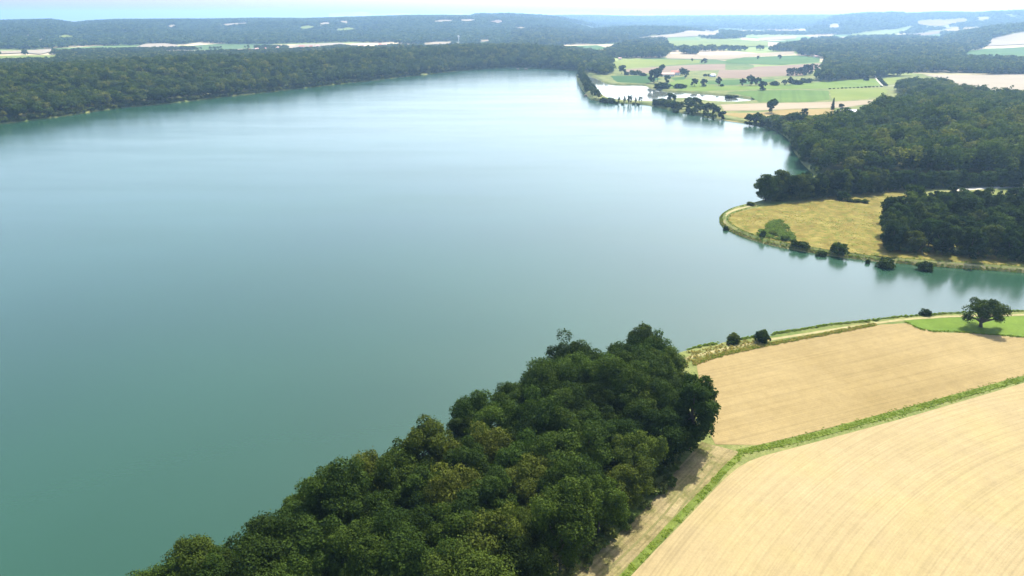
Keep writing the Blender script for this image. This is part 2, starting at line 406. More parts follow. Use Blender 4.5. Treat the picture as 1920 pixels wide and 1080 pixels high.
# ------------------------------------------------------------------ the ground sheet, with the lake and the pond cut out
def build_ground():
    rs = 55*np.exp(np.arange(0, math.log(20000/55), .03)); rs[-1] = 20000
    az = np.concatenate([np.radians(np.linspace(-46, 46, 125)), np.radians(np.linspace(50, 310, 40))])
    R, A = np.meshgrid(rs, az); pts = np.stack([(R*np.sin(A)).ravel(), (R*np.cos(A)).ravel()], 1)
    allb = [LAKE, POND]; rings = []
    for line in (left_line, right_line):
        for d, st in ((3.0, 6), (7, 8), (20, 14)):
            p, n = along(line, np.arange(0, length(line), st)); rings += [p+n*d, p-n*d]
    p, n = along(np.concatenate([POND, POND[:1]]), np.arange(0, 900, 6)); rings += [p+n*3, p-n*3, p+n*7, p-n*7]
    ring = np.concatenate(rings); cand = np.concatenate([pts, ring])
    rr = np.hypot(cand[:, 0], cand[:, 1]); nr = rr < 2600
    keep = np.ones(len(cand), bool)
    q = cand[nr]; ins = inside(q, LAKE) | inside(q, POND)
    dd = np.minimum(np.minimum(dist_line(q, left_line), dist_line(q, right_line)), dist_line(q, POND, True))
    keep[nr] = ~ins & (dd > 1.5)
    v = np.concatenate([LAKE, POND, cand[keep]]); n1, n2 = len(LAKE), len(POND)
    e = [(i, (i+1) % n1) for i in range(n1)]+[(n1+i, n1+(i+1) % n2) for i in range(n2)]
    r = delaunay_2d_cdt([Vector(p) for p in v], e, [], 0, 1e-3)
    vv = np.array([tuple(p) for p in r[0]]); ff = np.array([f for f in r[2] if len(f) == 3])
    c = vv[ff].mean(1); ok = np.ones(len(ff), bool); nr = np.hypot(c[:, 0], c[:, 1]) < 2600
    ok[nr] = ~(inside(c[nr], LAKE) | inside(c[nr], POND)); ff = ff[ok]
    a = vv[ff]; area = (a[:, 1, 0]-a[:, 0, 0])*(a[:, 2, 1]-a[:, 0, 1])-(a[:, 1, 1]-a[:, 0, 1])*(a[:, 2, 0]-a[:, 0, 0])
    ff[area < 0] = ff[area < 0][:, ::-1]
    z = land(vv)
    me = mesh_np('ground', np.column_stack([vv, z]), ff, 3, GROUND); me.shade_smooth()
    tag(link('ground', me), 'rolling green and tan countryside reaching to the hazy horizon', 'ground', kind='structure')
build_ground()
def grow(poly, d):
    p = np.asarray(poly); n = np.roll(p, -1, 0)-np.roll(p, 1, 0); n = np.stack([n[:, 1], -n[:, 0]], 1)/np.maximum(np.hypot(n[:, 0], n[:, 1]), 1e-6)[:, None]
    s = 1 if np.sum(p[:, 0]*np.roll(p[:, 1], -1)-p[:, 1]*np.roll(p[:, 0], -1)) > 0 else -1
    return p+n*d*s
def water(name, poly, mat, label, cat):
    v = np.asarray(poly); r = delaunay_2d_cdt([Vector(p) for p in v], [(i, (i+1) % len(v)) for i in range(len(v))], [], 0, 1e-3)
    vv = np.array([tuple(p) for p in r[0]]); ff = np.array([f for f in r[2] if len(f) == 3]); ff = ff[inside(vv[ff].mean(1), v)]
    a = vv[ff]; area = (a[:, 1, 0]-a[:, 0, 0])*(a[:, 2, 1]-a[:, 0, 1])-(a[:, 1, 1]-a[:, 0, 1])*(a[:, 2, 0]-a[:, 0, 0])
    ff[area < 0] = ff[area < 0][:, ::-1]
    tag(link(name, mesh_np(name, np.column_stack([vv, np.zeros(len(vv))]), ff, 3, mat)), label, cat, kind='structure')
water('lake', grow(LAKE, 2.6), WATER, 'wide calm lake, deep green near the camera and pale towards its far end', 'lake')
water('pond', grow(POND, 2.2), POND_WATER, 'pale shallow pond behind the tree-lined dike', 'pond')

# ------------------------------------------------------------------ fields
STRIP = smooth_line(PL([(1383, 848), (1440, 838), (1560, 808), (1700, 770), (1820, 737), (1920, 709.5), (2080, 666)]))
TRACK_EDGE = smooth_line(PL([(1060, 1190), (1120, 1130), (1172, 1080), (1215, 1032), (1275, 972), (1330, 912), (1372, 868), (1392, 852)]))
A_POLY = smooth_line(PL([(1306, 683), (1330, 673), (1452, 646), (1559, 627), (1665, 606), (1690, 602)]), it=1)
A_POLY = np.concatenate([A_POLY, PL([(1736, 624), (1782, 622), (1856, 628), (1920, 634), (2080, 646), (2080, 661), (1920, 704), (1700, 764), (1560, 801), (1440, 831), (1385, 841), (1362, 839),
                                     (1325, 829), (1318, 760)])])
hd = lambda a, b: math.atan2(*(np.array(P(*b))-np.array(P(*a)))[::-1])
STUBBLE_A = field_material('tilled_stubble', (.35, .26, .106), (.425, .325, .145), hd((1385, 840), (1920, 705)), .8, .14, .02, .6, warp=.05, wheel=.96)
STUBBLE_B = field_material('cut_stubble', (.42, .327, .158), (.49, .392, .205), None, .7, .13, .016, .5, attr=True, warp=.05, tint=(.47, .375, .175), wheel=.94)
sheet('field', A_POLY, STUBBLE_A, .06, 12, 'tan tilled stubble field between the cove shore and the green bank', 'field')
B_LEFT = smooth_line(PL([(1070, 1190), (1130, 1130), (1184, 1080), (1226, 1034), (1286, 974), (1342, 914), (1385, 874), (1420, 858)]))
B_POLY = np.concatenate([B_LEFT, PL([(1560, 821), (1700, 783), (1820, 748), (1920, 718), (2100, 668), (2300, 900), (2200, 1190)])])
def row_attr(vv):
    c = vv-np.array([218.0, -25.0]); rr = np.hypot(c[:, 0], c[:, 1])       # drill rows follow the bend of the field edge
    return {'row': ('POINT', rr), 'run': ('POINT', np.arctan2(c[:, 1], c[:, 0])*220)}
sheet('field', B_POLY, STUBBLE_B, .06, 5, 'pale cut stubble field with drill rows below the green bank', 'field', row_attr)
MEADOW = field_material('fresh_grass', (.12, .205, .026), (.18, .265, .038), None, patch=.05, speck=.8)
sheet('field', PL([(1693, 601), (1736, 622.5), (1782, 620.5), (1856, 626.5), (1920, 632.5), (2080, 644), (2080, 592), (1920, 593), (1800, 595), (1740, 598)]), MEADOW, .06, 8,
      'bright green meadow under the lone oak by the cove', 'meadow')
TRACK = field_material('dry_track_grass', (.30, .245, .105), (.46, .37, .19), hd((1172, 1080), (1330, 912)), .9, .35, .06, 1.4, tint=(.17, .18, .045))
sheet('track', np.concatenate([smooth_line(PL([(1395, 850), (1368, 872), (1326, 916), (1270, 976), (1210, 1036), (1166, 1084), (1110, 1134)])), PL([(1020, 1150), (1075, 1080), (1150, 1010), (1215, 950), (1270, 880), (1318, 826), (1345, 838), (1372, 843)])]),
      TRACK, .05, 4, 'mown dry grass track between the foreground wood and the stubble', 'track')
def wheel_ruts():
    for a, off in (((1160, 1080, 1345, 868), 0), ((1128, 1080, 1335, 860), 0)):
        line = smooth_line(PL([(a[0]-50, a[1]+50), (a[0], a[1]), ((a[0]+a[2])/2+8, (a[1]+a[3])/2+4), (a[2], a[3])]))
        sheet('wheel_rut', ribbon(line, -.28, .28), RUT, .09, 3, 'worn wheel rut along the dry grass track, '+('next to the stubble' if a[0] == 1160 else 'next to the wood'), 'rut')
RUT = plain('rut_grass', (.085, .085, .025), (.15, .13, .05), 1.2, .95)
wheel_ruts()
PATH_MAT = plain('shore_path_dust', (.16, .145, .055), (.26, .22, .10), .8, .95)
NEAR_PATH = smooth_line(PL([(1275, 676), (1345, 657), (1420, 641.5), (1500, 628), (1580, 615.5), (1650, 605), (1710, 597.5), (1800, 592.5), (1920, 590), (2080, 589)]))
sheet('path', ribbon(NEAR_PATH, -.8, .8), PATH_MAT, .05, 4, 'pale footpath along the near cove shore above the tilled field', 'path')
PEN_PATH = smooth_line(PL([(1420, 384), (1385, 391), (1362, 400), (1354.5, 410), (1359, 420), (1379, 432), (1417, 446.5), (1465, 458), (1523, 468), (1603, 479), (1690, 487.5), (1780, 493), (1860, 499), (1920, 503), (2000, 509)]))
sheet('path', ribbon(PEN_PATH, -1.0, 1.0), PATH_MAT, .05, 4, 'pale dike path round the tip of the golden peninsula', 'path')
GOLD = field_material('dry_meadow', (.22, .165, .034), (.36, .30, .078), None, patch=.11, speck=1.7, tint=(.17, .19, .03))
sheet('field', smooth_line(PL([(1372, 399), (1364, 409), (1368, 419), (1390, 431), (1425, 444), (1470, 455), (1530, 465), (1600, 475), (1660, 482), (1750, 488), (1900, 499), (2000, 506), (2000, 440), (1800, 400), (1700, 350), (1640, 352), (1560, 368), (1480, 381), (1430, 387)]), True, 1),
      GOLD, .06, 7, 'golden dry meadow filling the peninsula', 'meadow')

FM = {
    'yg': field_material('yellow_green_crop', (.19, .25, .038), (.27, .31, .062), .4, 5, .08, .008, .3),
    'lime': field_material('light_green_grass', (.125, .21, .026), (.20, .28, .042), .5, 6, .10, .008, .3),
    'g': field_material('green_crop', (.065, .15, .028), (.105, .195, .038), .5, 5, .10, .008, .3),
    'dg': field_material('deep_green_crop', (.04, .115, .025), (.065, .15, .032), .5, 5, .10, .008, .3),
    'tan': field_material('pale_stubble', (.38, .305, .185), (.47, .385, .25), .4, 6, .08, .006, .3),
    'pink': field_material('ploughed_earth', (.27, .195, .125), (.36, .265, .18), .4, 6, .10, .006, .3),
    'ochre': field_material('ochre_grass', (.34, .255, .085), (.44, .335, .13), .4, 5, .10, .01, .4),
    'stripe': field_material('striped_grass', (.095, .18, .026), (.155, .24, .042), 1.22, 9, .16, .008, .3),
    'white': field_material('bleached_stubble', (.38, .32, .22), (.46, .39, .275), .4, 6, .05, .006, .2),
}
FIELDS = [
    ('yg', [(1145, 116), (1166, 111), (1234, 111), (1278, 112), (1313, 112.5), (1311, 118), (1237, 123), (1159, 128.5), (1150, 123)], 'yellow-green field behind the farmhouse, against the dark far wood'),
    ('pink', [(1173, 130), (1237, 125), (1308, 121), (1360, 120), (1360, 131), (1345, 131), (1290, 133), (1237, 136), (1177, 138)], 'brownish ploughed strip directly behind the red-roofed farm'),
    ('g', [(1360, 114), (1395, 108), (1491, 104), (1537, 108), (1537, 116), (1466, 122), (1362, 119)], 'green crop field reaching the big dark wood, above the ploughed field'),
    ('tan', [(1250, 101), (1330, 103), (1388, 102), (1489, 96), (1490, 102), (1404, 107), (1358, 112), (1250, 110)], 'pale stubble strip above the green crop field'),
    ('pink', [(1349, 131.5), (1402, 131), (1418, 125), (1466, 123), (1510, 120), (1539, 118), (1540, 127), (1502, 142), (1466, 142), (1395, 147), (1343, 146)], 'large pinkish ploughed field right of the farm'),
    ('dg', [(1118, 146), (1145, 142.6), (1219, 142), (1239, 148), (1213, 156.5), (1159, 157), (1139, 155), (1128, 150)], 'deep green paddock at the pond head'),
    ('g', [(1258, 147), (1280, 143), (1296, 145), (1269, 153)], 'small green plot in front of the farm'),
    ('g', [(1324, 151), (1400, 149), (1466, 148), (1445, 155), (1360, 160.5), (1322, 160)], 'green strip behind the row of round trees'),
    ('lime', [(1216, 161), (1240, 158.5), (1256, 153), (1296, 147), (1320, 148), (1321, 161.5), (1396, 162), (1448, 160), (1519, 155), (1555, 153), (1643, 146), (1651, 162), (1555, 166), (1362, 168.5), (1332, 173), (1290, 170), (1255, 169), (1224, 165.5)], 'bright light-green meadow along the pond'),
    ('stripe', [(1362, 172.7), (1431, 169.5), (1553, 168), (1556.6, 191), (1424, 192), (1420, 184), (1380, 176)], 'green field with light mowing stripes beyond the pond tip'),
    ('yg', [(1556, 167.4), (1652, 164), (1673, 169), (1641, 185), (1559, 190)], 'yellow-green field beside the striped one'),
    ('yg', [(1654, 148), (1693, 142.6), (1675, 158.5), (1662, 160)], 'small yellow-green field at the lane bend'),
    ('tan', [(1424, 194), (1556, 192), (1641, 186.5), (1622, 199), (1572, 202.5), (1466, 204.5), (1360, 211), (1350, 195)], 'pale pinkish stubble below the striped field'),
    ('ochre', [(1347, 212), (1413, 212.5), (1466, 206), (1563, 203.5), (1563, 213.5), (1516, 217), (1400, 228.5), (1360, 224), (1345, 220)], 'ochre grass field on the lakeshore by the sheds'),
    ('white', [(1566, 216), (1612, 213), (1625, 215), (1590, 221), (1550, 226), (1545, 220)], 'pale bare yard in front of the grey sheds'),
    ('white', [(1730, 140), (1960, 140), (1960, 178), (1910, 168.5), (1865, 168), (1782, 168), (1775, 150)], 'large bleached stubble field beyond the big lakeside wood'),
    ('g', [(1052, 97), (1060, 87), (1120, 85), (1142, 91), (1105, 96)], 'small pale green clearing in the woods at the lake head'),
    ('tan', [(1195, 71), (1280, 61), (1360, 57.5), (1345, 67), (1260, 70), (1200, 76)], 'far pale stubble field on the low rise'),
    ('yg', [(1250, 77), (1360, 75), (1440, 77), (1440, 87), (1335, 90), (1252, 92)], 'far pale green-tan field above the line of hedges'),
    ('tan', [(1420, 72), (1495, 67), (1492, 73), (1425, 77)], 'far bleached field left of the big dark wood'),
    ('tan', [(1567, 72), (1585, 69), (1588, 77), (1575, 78)], 'tiny far stubble plot above the big dark wood'),
    ('tan', [(1522, 67), (1560, 64), (1560, 70), (1522, 71)], 'thin far stubble strip over the dark wood'),
    ('white', [(1850, 85), (1960, 83), (1960, 89), (1852, 89)], 'bleached strip at the picture edge beyond the dark woods'),
    ('g', [(1802, 100), (1850, 92), (1960, 90), (1960, 108), (1880, 107), (1830, 104)], 'far green field at the picture edge'),
    ('tan', [(1806, 104), (1830, 105), (1880, 108), (1960, 110), (1960, 116), (1850, 115), (1808, 112)], 'far tan field below the green one at the picture edge'),
    ('pink', [(1717, 41), (1752, 37.5), (1810, 35), (1815, 41), (1765, 49), (1727, 47)], 'rosy field high on the far hillside'),
    ('ochre', [(1770, 52), (1800, 51), (1800, 59), (1772, 59)], 'left of two ochre fields on the far hillside'),
    ('ochre', [(1806, 52), (1840, 52), (1835, 60), (1806, 60)], 'right of two ochre fields on the far hillside'),
    ('yg', [(1595, 65), (1635, 59), (1710, 49), (1702, 58), (1677, 65), (1615, 70)], 'long pale field climbing the foot of the far hill'),
    ('pink', [(1680, 66), (1765, 58), (1767, 62), (1690, 69)], 'thin rosy strip at the foot of the far hill'),
    ('tan', [(1490, 52), (1540, 49), (1582, 47), (1565, 54)], 'faint strip of stubble far behind the plain'),
    ('tan', [(1830, 34), (1850, 32), (1857, 36), (1835, 38)], 'small pale field near the far hill crest'),
    ('tan', [(410, 49), (425, 45), (467, 43), (465, 46), (425, 50)], 'pale field on the crest of the wooded ridge, left'),
    ('tan', [(598, 47), (605, 43), (618, 42), (619, 45), (600, 49)], 'small slanting field near the wooded ridge crest'),
    ('tan', [(625, 43), (640, 40), (655, 40), (652, 44)], 'little pale field next to the slanting one on the ridge'),
    ('white', [(255, 89), (272, 83), (310, 82), (334, 85), (330, 90)], 'bright field at the foot of the wooded ridge'),
    ('tan', [(0, 97), (40, 96), (45, 100), (0, 102)], 'thin stubble strip at the far edge, under the ridge'),
    ('white', [(48, 96), (98, 93), (96, 98), (75, 103), (50, 100)], 'bright stubble plot under the ridge at the far edge'),
    ('yg', [(-40, 106), (60, 104), (110, 104), (105, 109), (-40, 110)], 'pale field just above the lakeside forest edge'),
    ('white', [(303, 98), (330, 96), (395, 94), (455, 92), (480, 91), (480, 97), (400, 99), (303, 101)], 'long bright stubble field behind the lakeside forest'),
    ('tan', [(70, 76), (85, 73), (87, 77), (72, 80)], 'small clearing in the wooded ridge'),
    ('white', [(538, 89), (560, 84), (640, 81), (650, 84), (600, 89), (545, 92)], 'bright stubble field behind the village roofs'),
    ('tan', [(792, 83), (815, 79.5), (850, 79), (840, 83), (800, 85)], 'stubble field beside the pale tower'),
    ('tan', [(46, 69), (53, 66.5), (60, 68), (55, 70.5)], 'tiny pale plot on the left flank of the wooded ridge'),
    ('yg', [(108, 69), (124, 66.5), (140, 69), (134, 72.5), (116, 72)], 'pale green clearing on the left flank of the wooded ridge'),
    ('tan', [(312, 50), (325, 47), (332, 49), (320, 52)], 'tiny pale plot high on the ridge left of its long crest field'),
    ('yg', [(560, 52), (580, 48), (592, 51), (572, 55)], 'small green clearing below the slanting ridge field'),
    ('yg', [(630, 57), (655, 52), (672, 56), (650, 60)], 'small green clearing in the middle of the wooded ridge'),
    ('tan', [(808, 41), (830, 37.5), (850, 38.5), (838, 41.5)], 'pale crest field above the tower'),
    ('tan', [(862, 39), (880, 36.5), (894, 38), (880, 40.5)], 'pale crest field just right of the one above the tower'),
    ('pink', [(915, 42), (932, 38), (945, 40), (935, 44)], 'rosy crest field near the end of the wooded ridge'),
    ('tan', [(965, 55), (976, 51), (984, 53), (975, 57)], 'small pale quarry-like plot at the end of the wooded ridge'),
    ('tan', [(895, 77), (920, 75), (918, 78), (897, 80)], 'small field beyond the tower'),
]
FIELD_POLYS = []
for fi, (k, px, lab) in enumerate(FIELDS):
    hill = any(x < 1000 or y < 72 for x, y in px)
    poly = GL(px) if hill else PL(px)
    r = np.hypot(*poly.mean(0)); FIELD_POLYS.append(poly)
    span = float(np.max(poly.max(0)-poly.min(0)))
    sheet('field', poly, FM[k], .08+.012*fi if r < 1900 else .5+.012*fi if r < 2600 else 1.6+.02*fi, max(12, span/30) if r > 1500 or hill else 60, lab, 'field')
LANE = plain('lane_chalk', (.36, .33, .25), (.46, .42, .33), .3, .95)
sheet('lane', ribbon(smooth_line(PL([(1640, 141), (1644, 150), (1652, 158), (1658, 163), (1700, 158), (1740, 152)])), -1.3, 1.3), LANE, .2, 8, 'pale farm lane bending between the yellow-green fields', 'lane')
sheet('lane', ribbon(smooth_line(PL([(1790, 357), (1850, 352), (1905, 351), (1990, 354)])), -2.5, 2.5), LANE, .1, 6, 'pale track behind the peninsula grove', 'lane')

# ------------------------------------------------------------------ foliage prototypes
def leaf_cloud(c, n, size, tint, mat, name, fold=.18):
    """one mesh of small bent leaf sprays: centre, facing, size, tint per spray"""
    k = len(c); t = rng.normal(size=(k, 3)); t -= n*np.sum(t*n, 1)[:, None]; t /= np.linalg.norm(t, axis=1)[:, None]; b = np.cross(n, t)
    s = size[:, None]; a = rng.uniform(.38, .62, (k, 1))
    v = np.stack([c-t*s*.6, c-b*s*a+n*s*fold, c+t*s*.6, c+b*s*a+n*s*fold*.6], 1).reshape(-1, 3)
    f = np.arange(k*4).reshape(k, 4)
    return mesh_np(name, v, f, 4, mat, {'tint': ('FACE', tint)})
def unit(k, up=0.0):
    d = rng.normal(size=(k, 3)); d /= np.linalg.norm(d, axis=1)[:, None]
    if up: d[:, 2] = np.where((d[:, 2] < -.25) & (rng.random(k) < up), -d[:, 2], d[:, 2])
    return d
def crown_mesh(name, R, zc, Rz, lobes, per, leaf, mat, lobe_r=.31, up=.7, gap=.0, lean=0.0, stretch=None):
    d = unit(lobes, up); rad = np.where(rng.random(lobes) < .14, rng.uniform(.88, .98, lobes), rng.uniform(.45, .88, lobes)**.8)
    asym = 1+.22*np.sin(np.arctan2(d[:, 1], d[:, 0])*2+rng.uniform(0, 6.3))+rng.uniform(-.12, .12, lobes)
    C = d*np.array([R, R, Rz])*(rad*asym)[:, None]; C[:, 2] += zc
    C[:, 0] += lean*(C[:, 2]-zc)
    if stretch is not None: C = np.concatenate([C, np.array(stretch)])
    cs, ns, sz, ti = [], [], [], []
    for i, q in enumerate(C):
        lr = R*lobe_r*rng.uniform(.62, 1.25); kk = int(per*rng.uniform(.7, 1.25)*(lr/(R*lobe_r))**1.6)
        u = unit(kk, .55); rr = lr*rng.uniform(.6, 1.0, kk)**.5*(1+.3*(rng.random(kk) < .07))
        # small sprays inside the lobe make it lumpy
        lump = 1+.20*np.sin(u[:, 0]*7+i)*np.sin(u[:, 1]*8+2*i)+.14*np.sin(u[:, 2]*13+i*3)
        p = q+u*(rr*lump)[:, None]*np.array([1, 1, .8])
        e = (p-np.array([0, 0, zc]))/np.array([R, R, Rz]); ok = np.linalg.norm(e, axis=1) > .42
        nn = u+rng.normal(scale=.55, size=(kk, 3))+np.array([0, 0, .25]); nn /= np.linalg.norm(nn, axis=1)[:, None]
        cs.append(p[ok]); ns.append(nn[ok]); m = ok.sum()
        sz.append(leaf*rng.uniform(.65, 1.35, m)); ti.append(np.clip(rng.normal(.42+.22*rng.normal(), .2, m), 0, 1))
    return leaf_cloud(np.concatenate(cs), np.concatenate(ns), np.concatenate(sz), np.concatenate(ti), mat, name), C
def trunk_mesh(height, r, C, limbs, seed, fork=.35):
    rd = random.Random(seed); m = MB(); top = Vector((rd.uniform(-.4, .4), rd.uniform(-.4, .4), height))
    mid = Vector((top.x*.3+rd.uniform(-.2, .2), top.y*.3, height*.5))
    m.tube([(0, 0, -.5), (0, 0, .3), mid, top], [r*1.5, r*1.1, r*.75, r*.2], 7)
    for i in range(min(limbs, len(C))):
        q = Vector(C[i]); s = mid*.9+Vector((0, 0, height*(fork-.35)*.6+rd.uniform(-.15, .1)*height)); s.x *= .8
        k = s.lerp(q, .5)+Vector((0, 0, .08*height)); m.tube([s, k, q], [r*.5, r*.3, r*.1], 5)
    return m.mesh('trunk', BARK)
def make_protos(n, R, H, lobes, per, leaf, mat, limbs, seed, tr=.32, deep=.40, up=.7):
    out = []
    for i in range(n):
        Ri = R*rng.uniform(.8, 1.18); Hi = H*rng.uniform(.86, 1.12); Rz = Hi*deep; zc = Hi-Rz*.98
        c, C = crown_mesh('crown', Ri, zc, Rz, lobes, per, leaf, mat, up=up)
        out.append((c, trunk_mesh(zc+Rz*.3, tr, C, limbs, seed+i)))
    return out
TREES_A = make_protos(10, 6.5, 17.0, 66, 400, .36, LEAF, 9, 10, deep=.43, up=.5)
TREES_B = make_protos(6, 5.6, 15.0, 42, 170, .68, LEAF, 6, 40, deep=.48, up=.05)
TREES_C = make_protos(5, 5.6, 14.0, 26, 62, 1.15, LEAF, 4, 70, deep=.46, up=.4)
def oak_mesh():
    # broad crown with a few gaps and one low side branch
    st = [(8.3, .5, 3.6), (7.2, .2, 3.9), (-6.6, 0, 4.2), (-5.6, 1.0, 3.9), (6.2, -1.0, 4.4), (-6.8, -.6, 5.2)]
    c, C = crown_mesh('crown', 6.9, 7.6, 4.4, 40, 300, .42, LEAF, .27, .55, stretch=st)
    rd = random.Random(5); m = MB()
    m.tube([(0, 0, -.5), (.1, 0, .4), (-.25, 0, 2.0), (-.5, .1, 3.4)], [1.0, .75, .62, .5], 9)
    for q in list(C[:13])+[np.array(s) for s in st]:
        q = Vector(q); s = Vector((-.3, 0, 1.9+rd.uniform(0, 1.3))); k = s.lerp(q, .5)+Vector((0, 0, rd.uniform(-.2, .7)))
        m.tube([s, k, q], [.32, .2, .07], 6)
    return c, m.mesh('trunk', BARK)
OAK = oak_mesh()
def edge_tree_mesh():
    st = [(3.9, .6, 6.0), (4.6, .2, 7.5), (3.6, -.8, 4.6), (2.2, 0, 16.2), (-1.0, .4, 16.8), (3.8, 0, 12.8), (4.9, .4, 9.2)]
    c, C = crown_mesh('crown', 4.9, 8.9, 7.4, 60, 250, .44, LEAF, .30, .05, stretch=st)
    return c, trunk_mesh(14, .4, C, 14, 91)
EDGE_TREE = edge_tree_mesh()
def conifer_mesh():
    cs, ns = [], []
    for i in range(1500):
        h = rng.random()**.8; a = rng.uniform(0, 6.3); tier = .75+.25*math.cos(h*44); r = (1-h)*3.1*tier*rng.uniform(.55, 1)+.15
        cs.append((math.cos(a)*r, math.sin(a)*r, 2.2+h*13.5)); ns.append((math.cos(a)*.6, math.sin(a)*.6, .7+rng.normal()*.3))
    ns = np.array(ns); ns /= np.linalg.norm(ns, axis=1)[:, None]
    m = MB(); m.tube([(0, 0, -.5), (0, 0, 6), (0, 0, 15)], [.35, .25, .05], 6)
    return leaf_cloud(np.array(cs), ns, rng.uniform(.6, 1.2, len(cs)), rng.random(len(cs)), LEAF, 'crown'), m.mesh('trunk', BARK)
CONIFER = conifer_mesh()
def poplar_mesh(i):
    c, C = crown_mesh('crown', 2.1, 8.2, 6.2, 22, 34, .9, LEAF, .5, .2); return c, trunk_mesh(12, .25, C, 4, 120+i)
POPLARS = [poplar_mesh(i) for i in range(3)]
def bush_proto(i, leaf, per):
    """bush 3 m wide and 2.6 m tall, leaves down to the ground, with stems"""
    c, C = crown_mesh('bush', 1.5, 1.15, 1.2, 26, per, leaf, LEAF, .42, .1); m = MB()
    for q in C[:7]: m.tube([(0, 0, -.3), Vector(q)*.5+Vector((0, 0, .2)), Vector(q)], [.09, .06, .02], 4)
    return c, m.mesh('stems', BARK)
BUSH_A = [bush_proto(i, .28, 110) for i in range(4)]
BUSH_C = [bush_proto(i, .5, 34) for i in range(4)]
def stuff_proto(name, R, H, lobes, per, leaf, mat, trunk=True):
    Rz = H*.42; zc = H-Rz
    c, C = crown_mesh(name, R, zc, Rz, lobes, per, leaf, mat, .4, .85)
    return bpy.data.objects.new(name, c)
WOOD_P = [stuff_proto('wood_crown', 5.6*s, 14, 22, 48, 1.0, LEAF_WOOD) for s in (.9, 1, 1.05, 1.15, .85, 1.1)]
FAR_P = [stuff_proto('far_crown', 5.8*s, 13, 12, 22, 1.9, LEAF_WOOD) for s in (.9, 1, 1.1, 1.2)]
HILL_P = [stuff_proto('hill_crown', 8.5*s, 13, 9, 10, 4.2, LEAF_HILL) for s in (.9, 1, 1.15)]
SCRUB_P = [stuff_proto('scrub', 1.7*s, 2.4, 9, 26, .62, LEAF_SCRUB) for s in (.9, 1, 1.2)]
WEED_P = [stuff_proto('weeds', .5*s, .42, 5, 11, .2, WEED) for s in (.8, 1, 1.2)]
NETTLE = leaf_material('nettle_leaves', [(0, (.11, .165, .05)), (1, (.15, .20, .05))])
NETTLE_P = [stuff_proto('nettle', .6*s, .45, 6, 10, .24, NETTLE) for s in (.8, 1, 1.2)]
DRY_P = [stuff_proto('dry_grass', .6*s, .32, 6, 10, .24, DRY) for s in (.9, 1, 1.2)]

# ------------------------------------------------------------------ uncountable growth: one object each, made of scattered crowns
def instancer(name, xy, protos, scale, label, cat, zoff=0.0, tall=None):
    xy = np.asarray(xy)
    if not len(xy): return
    z = land(xy)+zoff; n = len(xy)
    me = bpy.data.meshes.new(name); me.vertices.add(n); me.vertices.foreach_set('co', np.column_stack([xy, z]).astype(np.float32).ravel())
    for k, ty, arr in (('rz', 'FLOAT', rng.uniform(0, 6.283, n)), ('sc', 'FLOAT', np.broadcast_to(scale, n)), ('tall', 'FLOAT', np.broadcast_to(1.0 if tall is None else tall, n))):
        a = me.attributes.new(k, ty, 'POINT'); a.data.foreach_set('value', np.asarray(arr, np.float32))
    a = me.attributes.new('idx', 'INT', 'POINT'); a.data.foreach_set('value', rng.integers(0, len(protos), n).astype(np.int32))
    g = bpy.data.node_groups.new(name, 'GeometryNodeTree')
    g.interface.new_socket('Geometry', in_out='INPUT', socket_type='NodeSocketGeometry'); g.interface.new_socket('Geometry', in_out='OUTPUT', socket_type='NodeSocketGeometry')
    gi = g.nodes.new('NodeGroupInput'); go = g.nodes.new('NodeGroupOutput'); ip = g.nodes.new('GeometryNodeInstanceOnPoints'); jn = g.nodes.new('GeometryNodeJoinGeometry')
    for p in protos:
        oi = g.nodes.new('GeometryNodeObjectInfo'); oi.inputs['Object'].default_value = p; oi.inputs['As Instance'].default_value = True
        g.links.new(oi.outputs['Geometry'], jn.inputs[0])
    def attr(nm, ty):
        q = g.nodes.new('GeometryNodeInputNamedAttribute'); q.data_type = ty; q.inputs['Name'].default_value = nm; return q.outputs['Attribute']
    rot = g.nodes.new('ShaderNodeCombineXYZ'); g.links.new(attr('rz', 'FLOAT'), rot.inputs[2])
    er = g.nodes.new('FunctionNodeEulerToRotation'); g.links.new(rot.outputs[0], er.inputs[0])
    sc = g.nodes.new('ShaderNodeCombineXYZ'); s0 = attr('sc', 'FLOAT'); g.links.new(s0, sc.inputs[0]); g.links.new(s0, sc.inputs[1])
    mu = g.nodes.new('ShaderNodeMath'); mu.operation = 'MULTIPLY'; g.links.new(s0, mu.inputs[0]); g.links.new(attr('tall', 'FLOAT'), mu.inputs[1]); g.links.new(mu.outputs[0], sc.inputs[2])
    g.links.new(gi.outputs[0], ip.inputs['Points']); g.links.new(jn.outputs[0], ip.inputs['Instance'])
    ip.inputs['Pick Instance'].default_value = True; g.links.new(attr('idx', 'INT'), ip.inputs['Instance Index'])
    g.links.new(er.outputs[0], ip.inputs['Rotation']); g.links.new(sc.outputs[0], ip.inputs['Scale']); g.links.new(ip.outputs[0], go.inputs[0])
    o = link(name, me); md = o.modifiers.new('scatter', 'NODES'); md.node_group = g
    return tag(o, label, cat, kind='stuff')
def scatter(poly, step, jit=.42):
    poly = np.asarray(poly); lo, hi = poly.min(0), poly.max(0)
    gx, gy = np.meshgrid(np.arange(lo[0], hi[0], step), np.arange(lo[1], hi[1], step*.87)); gx = gx+((np.arange(gx.shape[0]) % 2)*step*.5)[:, None]
    p = np.stack([gx.ravel(), gy.ravel()], 1)+rng.uniform(-jit, jit, (gx.size, 2))*step
    return p[inside(p, poly)]
def clear_of(p, polys, margin=0):
    ok = np.ones(len(p), bool)
    for q in polys:
        lo, hi = q.min(0)-margin, q.max(0)+margin; near = np.where((p > lo).all(1) & (p < hi).all(1))[0]
        if len(near):
            i = inside(p[near], q)
            if margin: i |= dist_line(p[near], q, True) < margin
            ok[near] &= ~i
    return p[ok]
